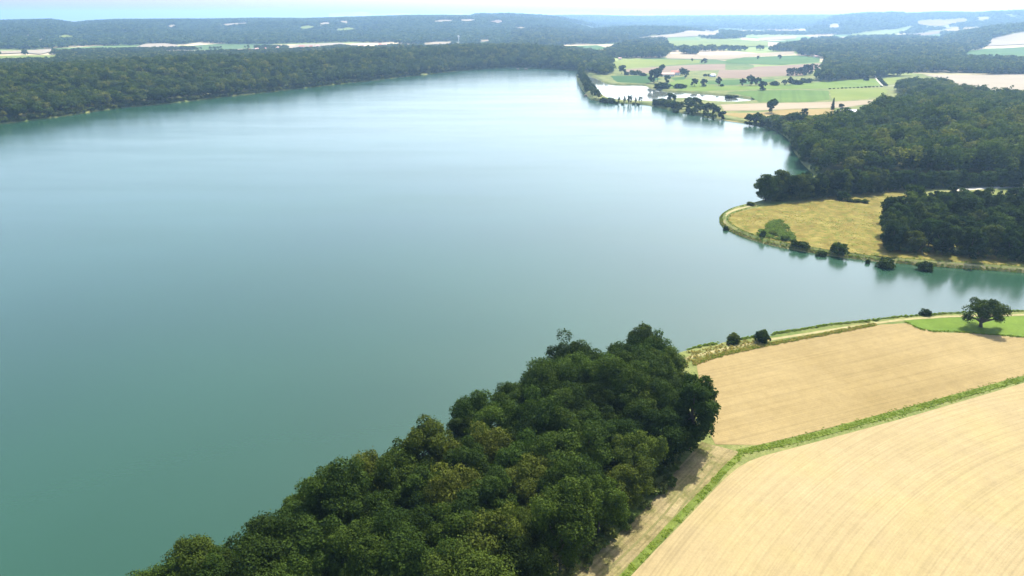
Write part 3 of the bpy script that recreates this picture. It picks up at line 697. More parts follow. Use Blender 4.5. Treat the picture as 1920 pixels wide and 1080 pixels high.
HOUSE_PX = [(465, 96), (482, 95), (497, 94), (520, 92), (546, 95), (566, 90), (584, 90), (596, 89), (681, 88), (713, 86), (722, 86), (860, 79)]
OPEN = FIELD_POLYS+[np.array(G(x, y))+np.array([(16*math.cos(t), 16*math.sin(t)) for t in np.arange(0, 6.2, .8)]) for x, y in HOUSE_PX]
def open_view(p, polys, reach, steps=6):
    ok = np.ones(len(p), bool)
    r = np.hypot(p[:, 0], p[:, 1])
    for k in range(steps+1):
        q = p*(1+reach*k/steps/r)[:, None]
        for f in polys:
            lo, hi = f.min(0), f.max(0); near = np.where(ok & (q > lo).all(1) & (q < hi).all(1))[0]
            if len(near): ok[near] &= ~inside(q[near], f)
    return p[ok]
def dry_land(p, d=2.0):
    dd = np.minimum(np.minimum(dist_line(p, left_line), dist_line(p, right_line)), dist_line(p, POND, True))
    return p[~(inside(p, LAKE) | inside(p, POND)) & (dd > d)]
def scatter_line(line, w0, w1, per_m):
    n = int(length(line)*per_m); p, nn = along(line, rng.uniform(0, length(line), n)); return p+nn*rng.uniform(w0, w1, n)[:, None]

# the forest on the far shore
lf = np.concatenate([left_line, PL([(1094, 110), (1060, 88), (1010, 77), (960, 74), (900, 79), (850, 84), (800, 87), (720, 91), (640, 96), (560, 101), (480, 105), (400, 106), (250, 108), (120, 111), (0, 113), (-200, 119), (-420, 126)], 36)])
p = scatter(lf, 9.0); p = dry_land(p, 2.0)
dl = dist_line(p, left_line); p = p[(np.hypot(p[:, 0], p[:, 1]) < 2200)]
p = open_view(clear_of(p, FIELD_POLYS, 3), OPEN, 40)
instancer('lakeside_forest', p, WOOD_P, rng.uniform(.8, 1.3, len(p)), 'dense dark broadleaf forest covering the slope of the far lake shore', 'forest', tall=rng.uniform(.75, 1.2, len(p)))
q = scatter_line(left_line, 1.0, 6, .8); q = q[value_noise(q[:, 0]/45, q[:, 1]/45, 8) > .12]
instancer('shore_scrub', dry_land(q, 1.0), SCRUB_P, rng.uniform(.6, 2.0, len(dry_land(q, 1.0))), 'yellow-green scrub along the water edge below the far forest', 'scrub')
# lake-head wood, plain woods, right-hand wood
WOODS = [
    ('lakeside_wood', [(1487, 270), (1500, 264), (1532, 257), (1575, 251), (1612, 244), (1642, 229), (1682, 208), (1730, 192), (1840, 194), (1990, 202), (1990, 342), (1660, 330), (1545, 327), (1518, 316), (1497, 297)], 9.4, WOOD_P, (1.1, 1.5), 'broad dark green wood sloping down to the lake behind the peninsula', 'wood'),
    ('wood_clump', [(1680, 171), (1702, 161), (1780, 166), (1792, 184), (1730, 188), (1690, 182)], 7.5, WOOD_P, (.85, 1.15), 'dark wood clump standing at the edge of the bleached stubble', 'wood'),
    ('plain_wood', [(1540, 141), (1547, 115), (1562, 106), (1800, 104), (1806, 114), (1930, 119), (1990, 138), (1720, 142), (1690, 143), (1640, 147), (1560, 154), (1535, 152), (1530, 147)], 9, FAR_P, (.85, 1.2), 'big dark wood across the plain beyond the yellow-green fields', 'wood'),
    ('plain_wood', [(1440, 96), (1500, 85), (1565, 80), (1840, 80), (1848, 95), (1800, 103), (1560, 105), (1545, 111), (1500, 107), (1494, 98)], 13, FAR_P, (1.0, 1.5), 'bluish dark wood behind the big plain wood', 'wood'),
    ('plain_wood', [(1130, 105), (1150, 95), (1190, 80), (1240, 78), (1262, 88), (1250, 109), (1165, 110)], 11, FAR_P, (1.0, 1.4), 'dark wood right behind the yellow-green field at the lake head', 'wood'),
    ('lake_head_wood', [(1000, 127), (1050, 98), (1130, 105), (1148, 116), (1146, 128), (1150, 136), (1140, 141), (1120, 141), (1094, 134), (1060, 130)], 8.5, FAR_P, (.8, 1.15), 'dark wood wrapped round the far end of the lake', 'wood'),
    ('plain_wood', [(960, 96), (1050, 86), (1150, 82), (1190, 77), (1150, 72), (960, 72)], 14, FAR_P, (1.1, 1.6), 'bluish wood behind the pale green clearing', 'wood'),
    ('tree_belt', [(1274, 107), (1278, 99), (1305, 98), (1312, 104), (1300, 106)], 9, FAR_P, (.9, 1.3), 'small square copse on the pale stubble strip', 'copse'),
    ('tree_belt', [(1250, 98), (1330, 97), (1430, 96), (1430, 93), (1330, 94), (1250, 95)], 13, FAR_P, (.8, 1.2), 'thin belt of trees above the pale stubble strip', 'tree belt'),
    ('tree_belt', [(1090, 74), (1260, 70), (1420, 67), (1610, 64), (1610, 60), (1420, 62), (1260, 64), (1090, 68)], 26, HILL_P, (.9, 1.3), 'long hazy belt of woodland crossing the far plain', 'tree belt'),
    ('tree_belt', [(1500, 79), (1620, 77), (1850, 79), (1990, 80), (1990, 66), (1860, 63), (1700, 71), (1590, 73)], 20, HILL_P, (.9, 1.3), 'hazy woodland at the foot of the far hill', 'tree belt'),
    ('tree_belt', [(1806, 121), (1860, 119), (1990, 120), (1990, 139), (1806, 139)], 9, FAR_P, (.8, 1.2), 'dark belt of trees above the bleached stubble field', 'tree belt'),
]
for name, px, step, pr, sc, lab, cat in WOODS:
    hill = max(y for x, y in px) < 90
    p = clear_of(scatter(GL(px) if hill else PL(px), step), FIELD_POLYS, 2); p = dry_land(p, 3); sc = (sc[0]*.86, sc[1]*1.1)
    if name == 'lakeside_wood': p = open_view(p, [PL([(1560, 219), (1560, 208), (1612, 206), (1614, 217)])], 150, 14)
    if name == 'plain_wood' or name == 'tree_belt':
        keep = value_noise(p[:, 0]/160, p[:, 1]/160, 21) > .14; p = p[keep]
    instancer(name, p, pr, rng.uniform(*sc, len(p)), lab, cat, tall=.68+.3*value_noise(p[:, 0]/30, p[:, 1]/30, 51)+rng.uniform(0, .3, len(p)))
p = dry_land(scatter(PL([(1398, 227), (1440, 231), (1500, 229), (1552, 238), (1546, 252), (1500, 264), (1486, 262), (1466, 250), (1440, 239), (1412, 232)]), 5.0), 1.5)
instancer('willow_scrub', p, SCRUB_P, rng.uniform(1.9, 3.6, len(p)), 'pale willow scrub filling the shore between the ochre field and the big wood', 'scrub')
vp = np.array([(r*math.sin(math.radians(a)), r*math.cos(math.radians(a))) for r, aa in ((1050, np.linspace(-44, 4, 24)), (2700, np.linspace(4, -44, 24))) for a in aa])
p = dry_land(scatter(vp, 10), 60); p = p[~inside(p, lf) & (value_noise(p[:, 0]/130, p[:, 1]/130, 61)*.7+value_noise(p[:, 0]/40, p[:, 1]/40, 62)*.3 > .36)]
p = open_view(p, OPEN, 190)
instancer('valley_trees', p, FAR_P, rng.uniform(.55, 1.0, len(p)), 'scattered dark trees between the lakeside forest and the blue ridge', 'woodland')
def hill_trees():
    specs = [((-44, 4.5), 2450, 6000, 17, 'wooded_ridge', 'hazy blue wooded ridge filling the skyline beyond the lake', 1.15, .24),
             ((-3, 28), 5200, 9800, 34, 'distant_woodland', 'pale hazy woods on the farthest low ridge', 2.0, .38),
             ((3, 21), 3250, 4700, 18, 'wooded_rise', 'bluish wooded low rise in the middle of the plain', 1.2, .3),
             ((22, 44), 3000, 7400, 24, 'wooded_hillside', 'hazy blue wooded hillside at the far end of the plain', 1.3, .26)]
    for (a0, a1), r0, r1, step, name, lab, sc, gap in specs:
        poly = np.array([(r*math.sin(math.radians(a)), r*math.cos(math.radians(a))) for r, aa in ((r0, np.linspace(a0, a1, 24)), (r1, np.linspace(a1, a0, 24))) for a in aa])
        p = scatter(poly, step); z = hills(p[:, 0], p[:, 1])
        p = p[(z > 5) & (value_noise(p[:, 0]/260, p[:, 1]/260, 31)*.7+value_noise(p[:, 0]/90, p[:, 1]/90, 32)*.3 > gap)]
        p = open_view(p, OPEN, 170)
        instancer(name, p, HILL_P, sc*rng.uniform(.75, 1.25, len(p)), lab, 'woodland', zoff=-2)
hill_trees()

# ------------------------------------------------------------------ trees and bushes one can pick out
TINTS = {'dark green': (.024, .041, .009), 'deep green': (.032, .054, .011), 'mid green': (.045, .070, .013), 'olive': (.064, .081, .015), 'yellow-green': (.080, .106, .020), 'grey-green': (.085, .105, .06)}
ORD = ['first', 'second', 'third', 'fourth', 'fifth', 'sixth', 'seventh', 'eighth', 'ninth', 'tenth', 'eleventh', 'twelfth', 'thirteenth', 'fourteenth', 'fifteenth', 'sixteenth', 'seventeenth', 'eighteenth', 'nineteenth', 'twentieth']
def ordinal(i):
    if i < 20: return ORD[i]
    tens = ['twenty', 'thirty', 'forty', 'fifty', 'sixty', 'seventy', 'eighty', 'ninety'][(i+1)//10-2]; u = (i+1) % 10
    return tens+'-'+ORD[u-1] if u else tens[:-1]+'ieth'
def plant(kind, xy, proto, scale, tint, label, cat, group, rz=None, zs=1.0, parts=('trunk', 'crown')):
    z = float(land(np.array([xy]))[0]); r = bpy.data.objects.new(kind, None); COL.objects.link(r); r.empty_display_size = 1
    r.location = (xy[0], xy[1], z-.05); r.rotation_euler = (0, 0, random.uniform(0, 6.28) if rz is None else rz); r.scale = (scale, scale, scale*zs)
    crown, trunk = proto
    link(parts[0], trunk, r); c = link(parts[1], crown, r)
    j = random.uniform(.85, 1.15); t = TINTS[tint]; c.color = (t[0]*j*random.uniform(.93, 1.07), t[1]*j, t[2]*j, 1)
    return tag(r, label, cat, group)
def pick_tint(wts): return random.choices(list(TINTS)[:5], wts)[0]
def relax(poly, step, seed):
    """roughly even tree spots inside a polygon, dart throwing"""
    rd = np.random.default_rng(seed); poly = np.asarray(poly); lo, hi = poly.min(0), poly.max(0); out = []
    for q in rd.uniform(lo, hi, (6000, 2)):
        if all((q[0]-o[0])**2+(q[1]-o[1])**2 > step*step for o in out): out.append(q)
    out = np.array(out); return out[inside(out, poly)]

# foreground wood
WOOD_LAKE = PL([(90, 1225), (215, 1172), (335, 1121), (445, 1070), (550, 1018), (650, 962), (750, 908), (850, 852), (950, 798), (1030, 752), (1105, 712), (1165, 694), (1205, 690)])
WOOD_TRACK = PL([(1228, 712), (1246, 745), (1268, 800), (1270, 850), (1238, 908), (1185, 960), (1125, 1016), (1065, 1078), (1010, 1135), (860, 1230), (500, 1270), (120, 1262)])
FG = np.concatenate([WOOD_LAKE, WOOD_TRACK])
spots = relax(FG, 6.3, 3)
def top_row(q, h):     # picture row of a tree top, to leave out trees the picture cannot show
    f = q[1]*math.cos(PITCH)+(CAM_H-h)*math.sin(PITCH); return 540+FPX*((CAM_H-h)*math.cos(PITCH)-q[1]*math.sin(PITCH))/f
spots = np.array([q for q in spots if top_row(q, 15) < 1075]); spots = spots[np.argsort(np.hypot(spots[:, 0]+60, spots[:, 1]-90))]
dlk = dist_line(spots, WOOD_LAKE); dtr = dist_line(spots, WOOD_TRACK[:9])
counts = {}
for q, a, b in zip(spots, dlk, dtr):
    near_end = q[1] < 125
    tint = pick_tint([3, 4, 4, 2.5, 1.2] if q[1] < 145 else [4, 5, 3, 1.0, .4])
    zone = 'lake side' if a < 6 else 'track side' if b < 6.5 else 'middle'
    key = (tint, zone); i = counts.get(key, 0); counts[key] = i+1
    lab = {'lake side': '%s %s tree along the lake edge of the foreground wood, counted from the camera', 'track side': '%s %s tree along the track edge of the foreground wood, counted from the camera',
           'middle': '%s %s tree inside the foreground wood, counted from the camera'}[zone] % (ordinal(i), tint)
    s = random.uniform(.72, 1.06)*(1.1 if q[1] > 165 else 1)
    if zone == 'lake side': s = min(s, .95 if q[1] > 150 else .84)
    plant('broadleaf_tree', q, random.choice(TREES_A), s, tint, lab, 'tree', 'trees of the foreground lakeside wood', zs=random.uniform(.92, 1.1))
plant('broadleaf_tree', P(1292, 840), EDGE_TREE, 1.26, 'deep green', 'tall ragged dark tree leaning out of the foreground wood over the tilled field', 'tree', None, rz=.3)
# lone oak and the shrubs on the near shore
plant('oak_tree', P(1838, 613), OAK, .88, 'mid green', 'lone spreading oak with open crown on the bright green meadow', 'tree', None, rz=0)
for px, py, w, h, tint, lab in [(1376, 641, 3.8, 3.6, 'olive', 'small pale shrub on the near shore, nearer the foreground wood'), (1428, 641, 4.5, 5.0, 'deep green', 'round dark bush beside the pale footpath'),
                                (1733, 590, 3.4, 2.9, 'dark green', 'tiny dark bush on the cove bank near the lone oak'), (1372, 646, 2.6, 1.5, 'dark green', 'low dark bush at the foot of the small pale shrub')]:
    plant('bush', P(px, py), random.choice(BUSH_A), w/3.0, tint, lab, 'bush', None, zs=(h/2.6)/(w/3.0), parts=('stems', 'foliage'))

# peninsula: grove, tree row, bushes
GROVE = PL([(1652, 468), (1664, 474), (1720, 477), (1800, 482), (1900, 492), (1990, 500), (1990, 402), (1880, 398), (1780, 394), (1690, 396), (1660, 418), (1650, 445)])
sp = relax(GROVE, 8.0, 8); sp = sp[np.argsort(sp[:, 0])]; front = PL([(1652, 468), (1664, 474), (1720, 477), (1800, 482), (1900, 492), (1990, 500)])
back = PL([(1990, 402), (1880, 398), (1780, 394), (1690, 396), (1660, 418)]); df = dist_line(sp, front); db = dist_line(sp, back); counts = {}
for q, a, b in zip(sp, df, db):
    tint = pick_tint([3, 5, 4, 1.5, .4]); zone = 'front' if a < 9 else 'back' if b < 9 else 'middle'; i = counts.get((tint, zone), 0); counts[(tint, zone)] = i+1
    lab = {'front': '%s %s tree from the meadow in the front row of the peninsula grove', 'middle': '%s %s tree from the meadow in the middle of the peninsula grove', 'back': '%s %s tree from the meadow along the back of the peninsula grove'}[zone] % (ordinal(i), tint)
    plant('broadleaf_tree', q, random.choice(TREES_B), random.uniform(.85, 1.1), tint, lab, 'tree', 'trees of the peninsula grove', zs=random.uniform(.92, 1.1))
row = smooth_line(PL([(1434, 377), (1480, 374), (1540, 369), (1600, 363), (1660, 357), (1740, 352), (1830, 349), (1960, 351)]))
L = length(row); counts = {}
for k, s in enumerate(np.arange(0, L, 4.3)):
    q, n = along(row, np.array([s+random.uniform(-1, 1)])); q = q[0]+n[0]*random.uniform(-1.5, 4.5)
    tint = pick_tint([1.5, 4, 4, 2.5, .6])
    plant('broadleaf_tree', q, random.choice(TREES_B), random.uniform(1.0, 1.2) if s < L*.42 else random.uniform(.7, .95), tint, '%s tree of the shelter row behind the golden meadow, counted from the lake' % ordinal(k), 'tree', 'trees of the shelter row behind the golden meadow')
PB = [(1578, 375, 7.0, 6.2, 'deep green', 'round dark bush at the back of the golden meadow'), (1592, 378, 4.5, 2.8, 'olive', 'low bush between the round bush and the hedge, golden meadow'),
      (1606, 379, 5, 2.6, 'olive', 'left bush of the short hedge on the golden meadow'), (1622, 380, 5, 2.6, 'mid green', 'right bush of the short hedge on the golden meadow'),
      (1573, 473, 7.6, 7.0, 'mid green', 'big round bush on the peninsula bank'), (1540, 472, 5.0, 3.6, 'deep green', 'smaller bush left of the big round bank bush'),
      (1505, 462, 6.0, 3.6, 'deep green', 'dark bush at the corner of the overgrown patch'), (1490, 459, 4.2, 3.2, 'mid green', 'mid-green bush beside the overgrown patch'),
      (1430, 443, 3.8, 3.8, 'deep green', 'small dark bush at the left tip of the overgrown patch'), (1362, 425, 2.6, 3.6, 'deep green', 'narrow bush at the very tip of the peninsula'),
      (1661, 493, 7.4, 6.6, 'mid green', 'pale-topped bush leaning over the cove at the grove corner'), (1735, 498, 6.4, 5.2, 'deep green', 'round bush on the cove bank in front of the grove'),
      (1628, 486, 2.2, 3.2, 'deep green', 'thin dark shrub on the bank left of the pale-topped bush'), (1790, 476, 5.0, 4.2, 'grey-green', 'grey-green shrub in the shade of the grove edge'),
      (1408, 385, 5.0, 2.6, 'olive', 'low scrub where the shelter row meets the dike path'), (1472, 450, 5.2, 2.8, 'mid green', 'low spreading bush inside the overgrown patch'),
      (1448, 440, 4.6, 2.2, 'olive', 'flat olive bush inside the overgrown patch')]
for px, py, wd, h, tint, lab in PB:
    plant('bush', P(px, py), random.choice(BUSH_A), wd*.86/3.0, tint, lab, 'bush', 'bushes on the peninsula', zs=(h/2.6)/(wd/3.0), parts=('stems', 'foliage'))

# willows and trees where the lake meets the big wood
def mheight(px, py, hp):
    d = ray(px, py); t = (2-CAM_H)/d[2]; return hp*t/FPX*1.03
WIL = [(1405, 232, 20, 'deep green', 'dark round tree at the lake edge, left end of the willow shore'), (1419, 231, 20, 'mid green', 'round tree next to the left end of the willow shore'), (1430, 234, 12, 'dark green', 'short dark tree behind the first grey willow'),
       (1438, 240, 21, 'grey-green', 'grey willow on the lake edge, left of three'), (1458, 245, 23, 'mid green', 'tall mid-green tree between the grey willows'), (1470, 247, 16, 'grey-green', 'small grey willow on the lake edge, middle of three'),
       (1483, 241, 26, 'mid green', 'tall tree behind the small grey willow'), (1500, 244, 28, 'deep green', 'tallest tree of the willow shore'), (1515, 250, 20, 'grey-green', 'grey willow, right one of three'), (1530, 243, 20, 'deep green', 'dark tree right of the last grey willow'),
       (1486, 257, 14, 'yellow-green', 'yellow-green tree at the water where the big wood begins'), (1504, 268, 15, 'yellow-green', 'lower yellow-green tree at the foot of the big wood'), (1470, 236, 18, 'olive', 'olive tree at the back of the willow shore'), (1450, 231, 14, 'mid green', 'mid-green tree under the broad-topped field tree')]
for px, py, hp, tint, lab in WIL:
    hm = mheight(px, py, hp); plant('broadleaf_tree', P(px, py), random.choice(TREES_C), hm/14.0*1.05, tint, lab, 'tree', 'trees of the willow shore')

# trees standing in the plain
PT = [(1166, 139, 19, 'dark green', 'tall dark tree left of the red-roofed farm'), (1226, 156, 25, 'dark green', 'big dark tree at the pond head in front of the farm'), (1233, 153, 22, 'deep green', 'dark tree overlapping the big one in front of the farm'),
      (1241, 137, 15, 'deep green', 'round tree behind the left farm roof'), (1251, 155, 14, 'mid green', 'lighter tree below the red roofs'), (1284, 146, 15, 'deep green', 'round tree at the right end of the farm'), (1279, 141, 13, 'dark green', 'dark tree touching the right farmhouse'),
      (1302, 162, 17, 'dark green', 'leftmost round tree in the row along the pond meadow'), (1319, 162, 14, 'dark green', 'second round tree in the row along the pond meadow'), (1347, 161, 15, 'dark green', 'third round tree in the row along the pond meadow'),
      (1392, 161, 13, 'dark green', 'fourth round tree in the row along the pond meadow'), (1406, 160, 18, 'dark green', 'fifth and tallest tree in the row along the pond meadow'), (1420, 160, 14, 'deep green', 'sixth tree in the row along the pond meadow'), (1429, 169, 17, 'dark green', 'round tree standing forward of the meadow row, over the striped field'),
      (1321, 119, 9, 'dark green', 'distant round tree on the boundary behind the farm'), (1316, 120, 7, 'dark green', 'small distant tree touching the boundary tree behind the farm'), (1297, 116, 6, 'dark green', 'small lone tree on the yellow-green field'), (1421, 111, 6, 'dark green', 'small lone tree on the far green crop, left'),
      (1461, 111, 8, 'dark green', 'narrow lone tree on the far green crop, right'), (1447, 212, 25, 'deep green', 'broad-topped tree standing above the willow shore'), (1508, 217, 16, 'dark green', 'dense round tree at the edge of the ochre field'), (1576, 206, 11, 'dark green', 'round tree behind the left grey shed'),
      (1481, 160, 14, 'dark green', 'dark rounded tree at the end of the meadow hedge'), (1470, 160, 10, 'dark green', 'smaller tree in the meadow hedge'), (1482, 142, 15, 'dark green', 'leftmost tree of the copse on the ploughed field'), (1491, 142, 13, 'deep green', 'second tree of the copse on the ploughed field'),
      (1500, 141, 14, 'dark green', 'third tree of the copse on the ploughed field'), (1515, 140, 20, 'dark green', 'tallest tree of the copse on the ploughed field'), (1508, 142, 12, 'deep green', 'short tree beside the tallest one of the copse'), (1528, 137, 14, 'deep green', 'rightmost tree of the copse on the ploughed field')]
for px, py, hp, tint, lab in PT:
    hm = mheight(px, py, hp); plant('broadleaf_tree', P(px, py), random.choice(TREES_C), hm/14.0, tint, lab, 'tree', 'trees standing in the plain fields')
plant('conifer', P(1560, 209), CONIFER, mheight(1560, 209, 24)/15.7, 'dark green', 'slim dark conifer beside the grey sheds', 'tree', None)
PBU = [(1242, 166, 10, 2.0, 'dark green', 'wide dark bush on the pond bank'), (1275, 165, 7, 2.6, 'dark green', 'long low bush on the pond meadow'), (1370, 181, 7, 2.4, 'dark green', 'low bush at the narrow end of the pond'), (1191, 140, 8, 2.0, 'mid green', 'wide bush left of the farm'), (1205, 142, 5, 2.4, 'dark green', 'low bush between the wide bush and the farm'),
       (1175, 141, 6, 1, 'dark green', 'small bush at the foot of the tall dark tree'), (1452, 160, 7, 1.8, 'dark green', 'round bush at the left end of the meadow hedge'), (1495, 158, 9, 2, 'deep green', 'right of the dark hedge tree, a broad bush'), (1512, 155, 8, 2, 'mid green', 'mid-green bush at the corner of the big plain wood'), (1624, 151, 6, 1.2, 'dark green', 'small bush on the bright meadow below the plain wood'),
       (1322, 143, 4, 1.2, 'dark green', 'tiny left bush before the white shed'), (1330, 143, 4, 1.2, 'dark green', 'tiny right bush before the white shed'), (1588, 206, 5, 1.8, 'olive', 'low reddish-olive bush behind the sheds'), (1353, 162, 4, 1.6, 'dark green', 'low bush right of the third meadow-row tree')]
for px, py, hp, asp, tint, lab in PBU:
    hm = mheight(px, py, hp); plant('bush', P(px, py), random.choice(BUSH_C), hm/2.6*asp, tint, lab, 'bush', 'bushes in the plain fields', zs=1/asp, parts=('stems', 'foliage'))
for k, s in enumerate(np.linspace(0, 1, 7)):
    q = np.array(P(1648, 149))*(1-s)+np.array(P(1660, 161))*s
    plant('bush', q, random.choice(BUSH_C), 2.0, 'deep green', '%s bush of the lane-side hedge, counted from the plain wood' % ordinal(k), 'bush', 'bushes of the lane-side hedge', zs=.8, parts=('stems', 'foliage'))
for k, s in enumerate(np.linspace(0, 1, 14)):
    q = np.array(P(1556, 167))*(1-s)+np.array(P(1652, 163))*s
    plant('bush', q, random.choice(BUSH_C), random.uniform(.8, 1.3), 'dark green', '%s bush of the low hedge below the bright meadow, counted from the striped field' % ordinal(k), 'bush', 'bushes of the low field hedge', zs=.7, parts=('stems', 'foliage'))
# the dike round the pond
DIKE1 = smooth_line(PL([(1086, 141), (1088, 152), (1100, 168), (1110, 180), (1117, 186), (1124, 186)]))
for k, s in enumerate(np.linspace(2, length(DIKE1)-1, 30)):
    q, n = along(DIKE1, np.array([s])); q = q[0]+n[0]*random.uniform(-3.5, 4.5)
    plant('broadleaf_tree', q, random.choice(TREES_C), random.uniform(.6, .95), random.choice(['deep green', 'mid green', 'olive', 'yellow-green', 'mid green']), '%s tree along the wooded spit between lake and pond, counted from its far end' % ordinal(k), 'tree', 'trees of the wooded spit')
for k, (px, hp) in enumerate([(1160, 13), (1171, 13), (1179, 16), (1183, 15), (1192, 11), (1199, 11), (1203, 10)]):
    plant('poplar_tree', P(px, 192), POPLARS[k % 3], mheight(px, 192, hp)/14.0, 'deep green', '%s slender poplar on the dike, counted from the wooded spit' % ordinal(k), 'tree', 'slender poplars on the dike')
for k, (px, py, hp) in enumerate([(1131, 189, 8), (1139, 190, 9), (1146, 190, 10), (1150, 191, 7), (1229, 196, 9), (1237, 197, 12), (1247, 199, 11), (1253, 200, 12), (1266, 203, 13), (1273, 204, 12), (1268, 208, 8), (1156, 192, 4), (1167, 193, 4), (1188, 193, 4), (1196, 194, 4)]):
    hm = mheight(px, py, hp); plant('bush', P(px, py), random.choice(BUSH_C), hm/2.6*1.1, random.choice(['mid green', 'deep green', 'olive']), '%s bush along the dike, counted from the wooded spit' % ordinal(k), 'bush', 'bushes along the dike', parts=('stems', 'foliage'))
CL = [(1258, 198, 22), (1292, 204, 25), (1286, 208, 17), (1298, 209, 18), (1305, 206, 22), (1307, 212, 17), (1314, 211, 17), (1321, 213, 18), (1328, 213, 19), (1335, 214, 19), (1342, 216, 18), (1331, 219, 14), (1322, 217, 13), (1339, 221, 12), (1353, 221, 20), (1346, 213, 12), (1300, 213, 13), (1291, 211, 13)]
for k, (px, py, hp) in enumerate(sorted(CL)):
    hm = mheight(px, py, hp); plant('broadleaf_tree', P(px, py), random.choice(TREES_C), hm/14.0, random.choice(['dark green', 'mid green', 'mid green', 'olive']), '%s tree of the dike-end clump by the ochre field, counted from the dike' % ordinal(k), 'tree', 'trees of the dike-end clump')

# ------------------------------------------------------------------ rough grass, banks and verges
VERGE = field_material('verge_grass', (.13, .19, .03), (.20, .25, .05), None, patch=.25, speck=1.5)
sheet('grass_strip', ribbon(STRIP, -1.15, 1.15), VERGE, .1, 2.5, 'bright grassy strip dividing the two stubble fields', 'grass')
q, qn = along(STRIP, rng.uniform(0, length(STRIP), int(length(STRIP)*24))); p = q+qn*np.clip(rng.normal(0, .75, len(q)), -2.1, 2.1)[:, None]; p = p[value_noise(p[:, 0]/1.6, p[:, 1]/1.6, 23)*.6+value_noise(p[:, 0]/6, p[:, 1]/6, 24)*.4 > .34]
instancer('weed_bank', p, WEED_P, rng.uniform(.25, .75, len(p)), 'bright green weedy bank dividing the two stubble fields', 'weeds', tall=.6)
sheet('grass_strip', ribbon(TRACK_EDGE, -.9, .9), VERGE, .1, 2.5, 'narrow green verge beside the pale stubble field', 'grass')
p = scatter_line(TRACK_EDGE, -.8, .8, 15)
p = p[value_noise(p[:, 0]/1.5, p[:, 1]/1.5, 13) > .38]
instancer('weed_verge', p, WEED_P, rng.uniform(.3, .8, len(p)), 'green weedy verge between the grass track and the pale stubble', 'weeds', tall=.6)
sh = right_line; s_all = np.linspace(0, length(sh), len(sh)); ns = along(sh, s_all)[1]
def shore_part(x0, y0, x1, y1):
    a = np.argmin(np.hypot(*(sh-np.array(P(x0, y0, 0))).T)); b = np.argmin(np.hypot(*(sh-np.array(P(x1, y1, 0))).T)); return sh[min(a, b):max(a, b)+1]
NEAR_SHORE = shore_part(2000, 583, 1290, 655)
def landward(line, w0, w1, per):
    p = np.concatenate([scatter_line(line, w0, w1, per), scatter_line(line, -w1, -w0, per)]); q = p[~inside(p, LAKE)]; return q
p = landward(NEAR_SHORE, .5, 3.2, 9); p = p[value_noise(p[:, 0]/6, p[:, 1]/6, 14) > .22]
instancer('shore_weeds', p, WEED_P, rng.uniform(.6, 1.5, len(p)), 'green reeds and weeds along the near cove shore', 'weeds')
bank = smooth_line(PL([(1300, 683), (1335, 669), (1452, 643.5), (1559, 624.5), (1640, 608.5)]))
p = scatter_line(bank, -.9, .9, 7)
instancer('dry_bank_grass', p, DRY_P, rng.uniform(.5, 1.1, len(p)), 'brownish dry grass bank along the top of the tilled field', 'grass')
p = scatter_line(bank, -1.1, .8, 9); instancer('bank_weeds', p, WEED_P, rng.uniform(.4, .9, len(p)), 'green weeds mixed into the dry bank above the tilled field', 'weeds')
p = scatter(PL([(1285, 690), (1290, 660), (1340, 649), (1430, 633), (1440, 645), (1335, 670)]), 1.3)
instancer('rough_grass', p, DRY_P, rng.uniform(.5, 1.3, len(p)), 'tufted rough grass between footpath and foreground wood', 'grass')
PEN_SHORE = shore_part(1415, 381, 1990, 518)
p = landward(PEN_SHORE, .4, 2.1, 9); h = rng.random(len(p)) < .72
instancer('bank_weeds', p[h], WEED_P, rng.uniform(.4, .9, h.sum()), 'green weeds on the peninsula bank at the water line', 'weeds')
instancer('bank_grass', p[~h], DRY_P, rng.uniform(.4, .9, (~h).sum()), 'straw-coloured grass on the peninsula bank at the water line', 'grass')
p = scatter_line(PEN_PATH, 2.0, 3.8, 2.0); p2 = scatter_line(PEN_PATH, -3.8, -2.0, 2.0); p = dry_land(np.concatenate([p, p2]), .8)
instancer('verge_weeds', p, WEED_P, rng.uniform(.4, .9, len(p)), 'rough green verge beside the peninsula dike path', 'weeds')
gp = smooth_line(PL([(1372, 401), (1366, 409), (1370, 418), (1392, 430), (1427, 443), (1472, 454), (1532, 464), (1602, 474), (1650, 478), (1648, 440), (1655, 400), (1640, 356), (1560, 370), (1480, 383), (1430, 389)]), True, 1)
p = scatter(gp, 1.7, .8); k = value_noise(p[:, 0]/14, p[:, 1]/14, 17)*.6+rng.random(len(p))*.4 > .58; p = p[k]
instancer('meadow_tufts', p, DRY_P, rng.uniform(.25, .55, len(p)), 'straw-coloured tussocks scattered over the golden meadow', 'grass')
p = scatter(smooth_line(PL([(1414, 441), (1436, 424), (1446, 414), (1470, 413), (1476, 426), (1486, 440), (1494, 454), (1462, 451), (1440, 446)]), True, 2), .75)
p = p[value_noise(p[:, 0]/4, p[:, 1]/4, 27)*.6+value_noise(p[:, 0]/1.5, p[:, 1]/1.5, 28)*.4 > .42]
p = p[rng.random(len(p)) < .8]
instancer('nettles', p, NETTLE_P, rng.uniform(.7, 1.9, len(p)), 'rank green growth in the overgrown meadow patch', 'weeds')
edge = smooth_line(PL([(1696, 603), (1736, 623), (1782, 621), (1856, 627), (1920, 633), (2060, 644)]))
p = scatter_line(edge, -.6, .6, 5); instancer('meadow_edge_weeds', p, WEED_P, rng.uniform(.4, .9, len(p)), 'weedy edge between the oak meadow and the tilled field', 'weeds')
p = scatter_line(row, -4, 5, 2.0)
instancer('row_undergrowth', dry_land(p, 4), WOOD_P, rng.uniform(.12, .34, len(dry_land(p, 4))), 'dark shrubs filling the foot of the shelter row', 'undergrowth')
p = scatter_line(front, -1, 9, 2.2); p = dry_land(p, 7)
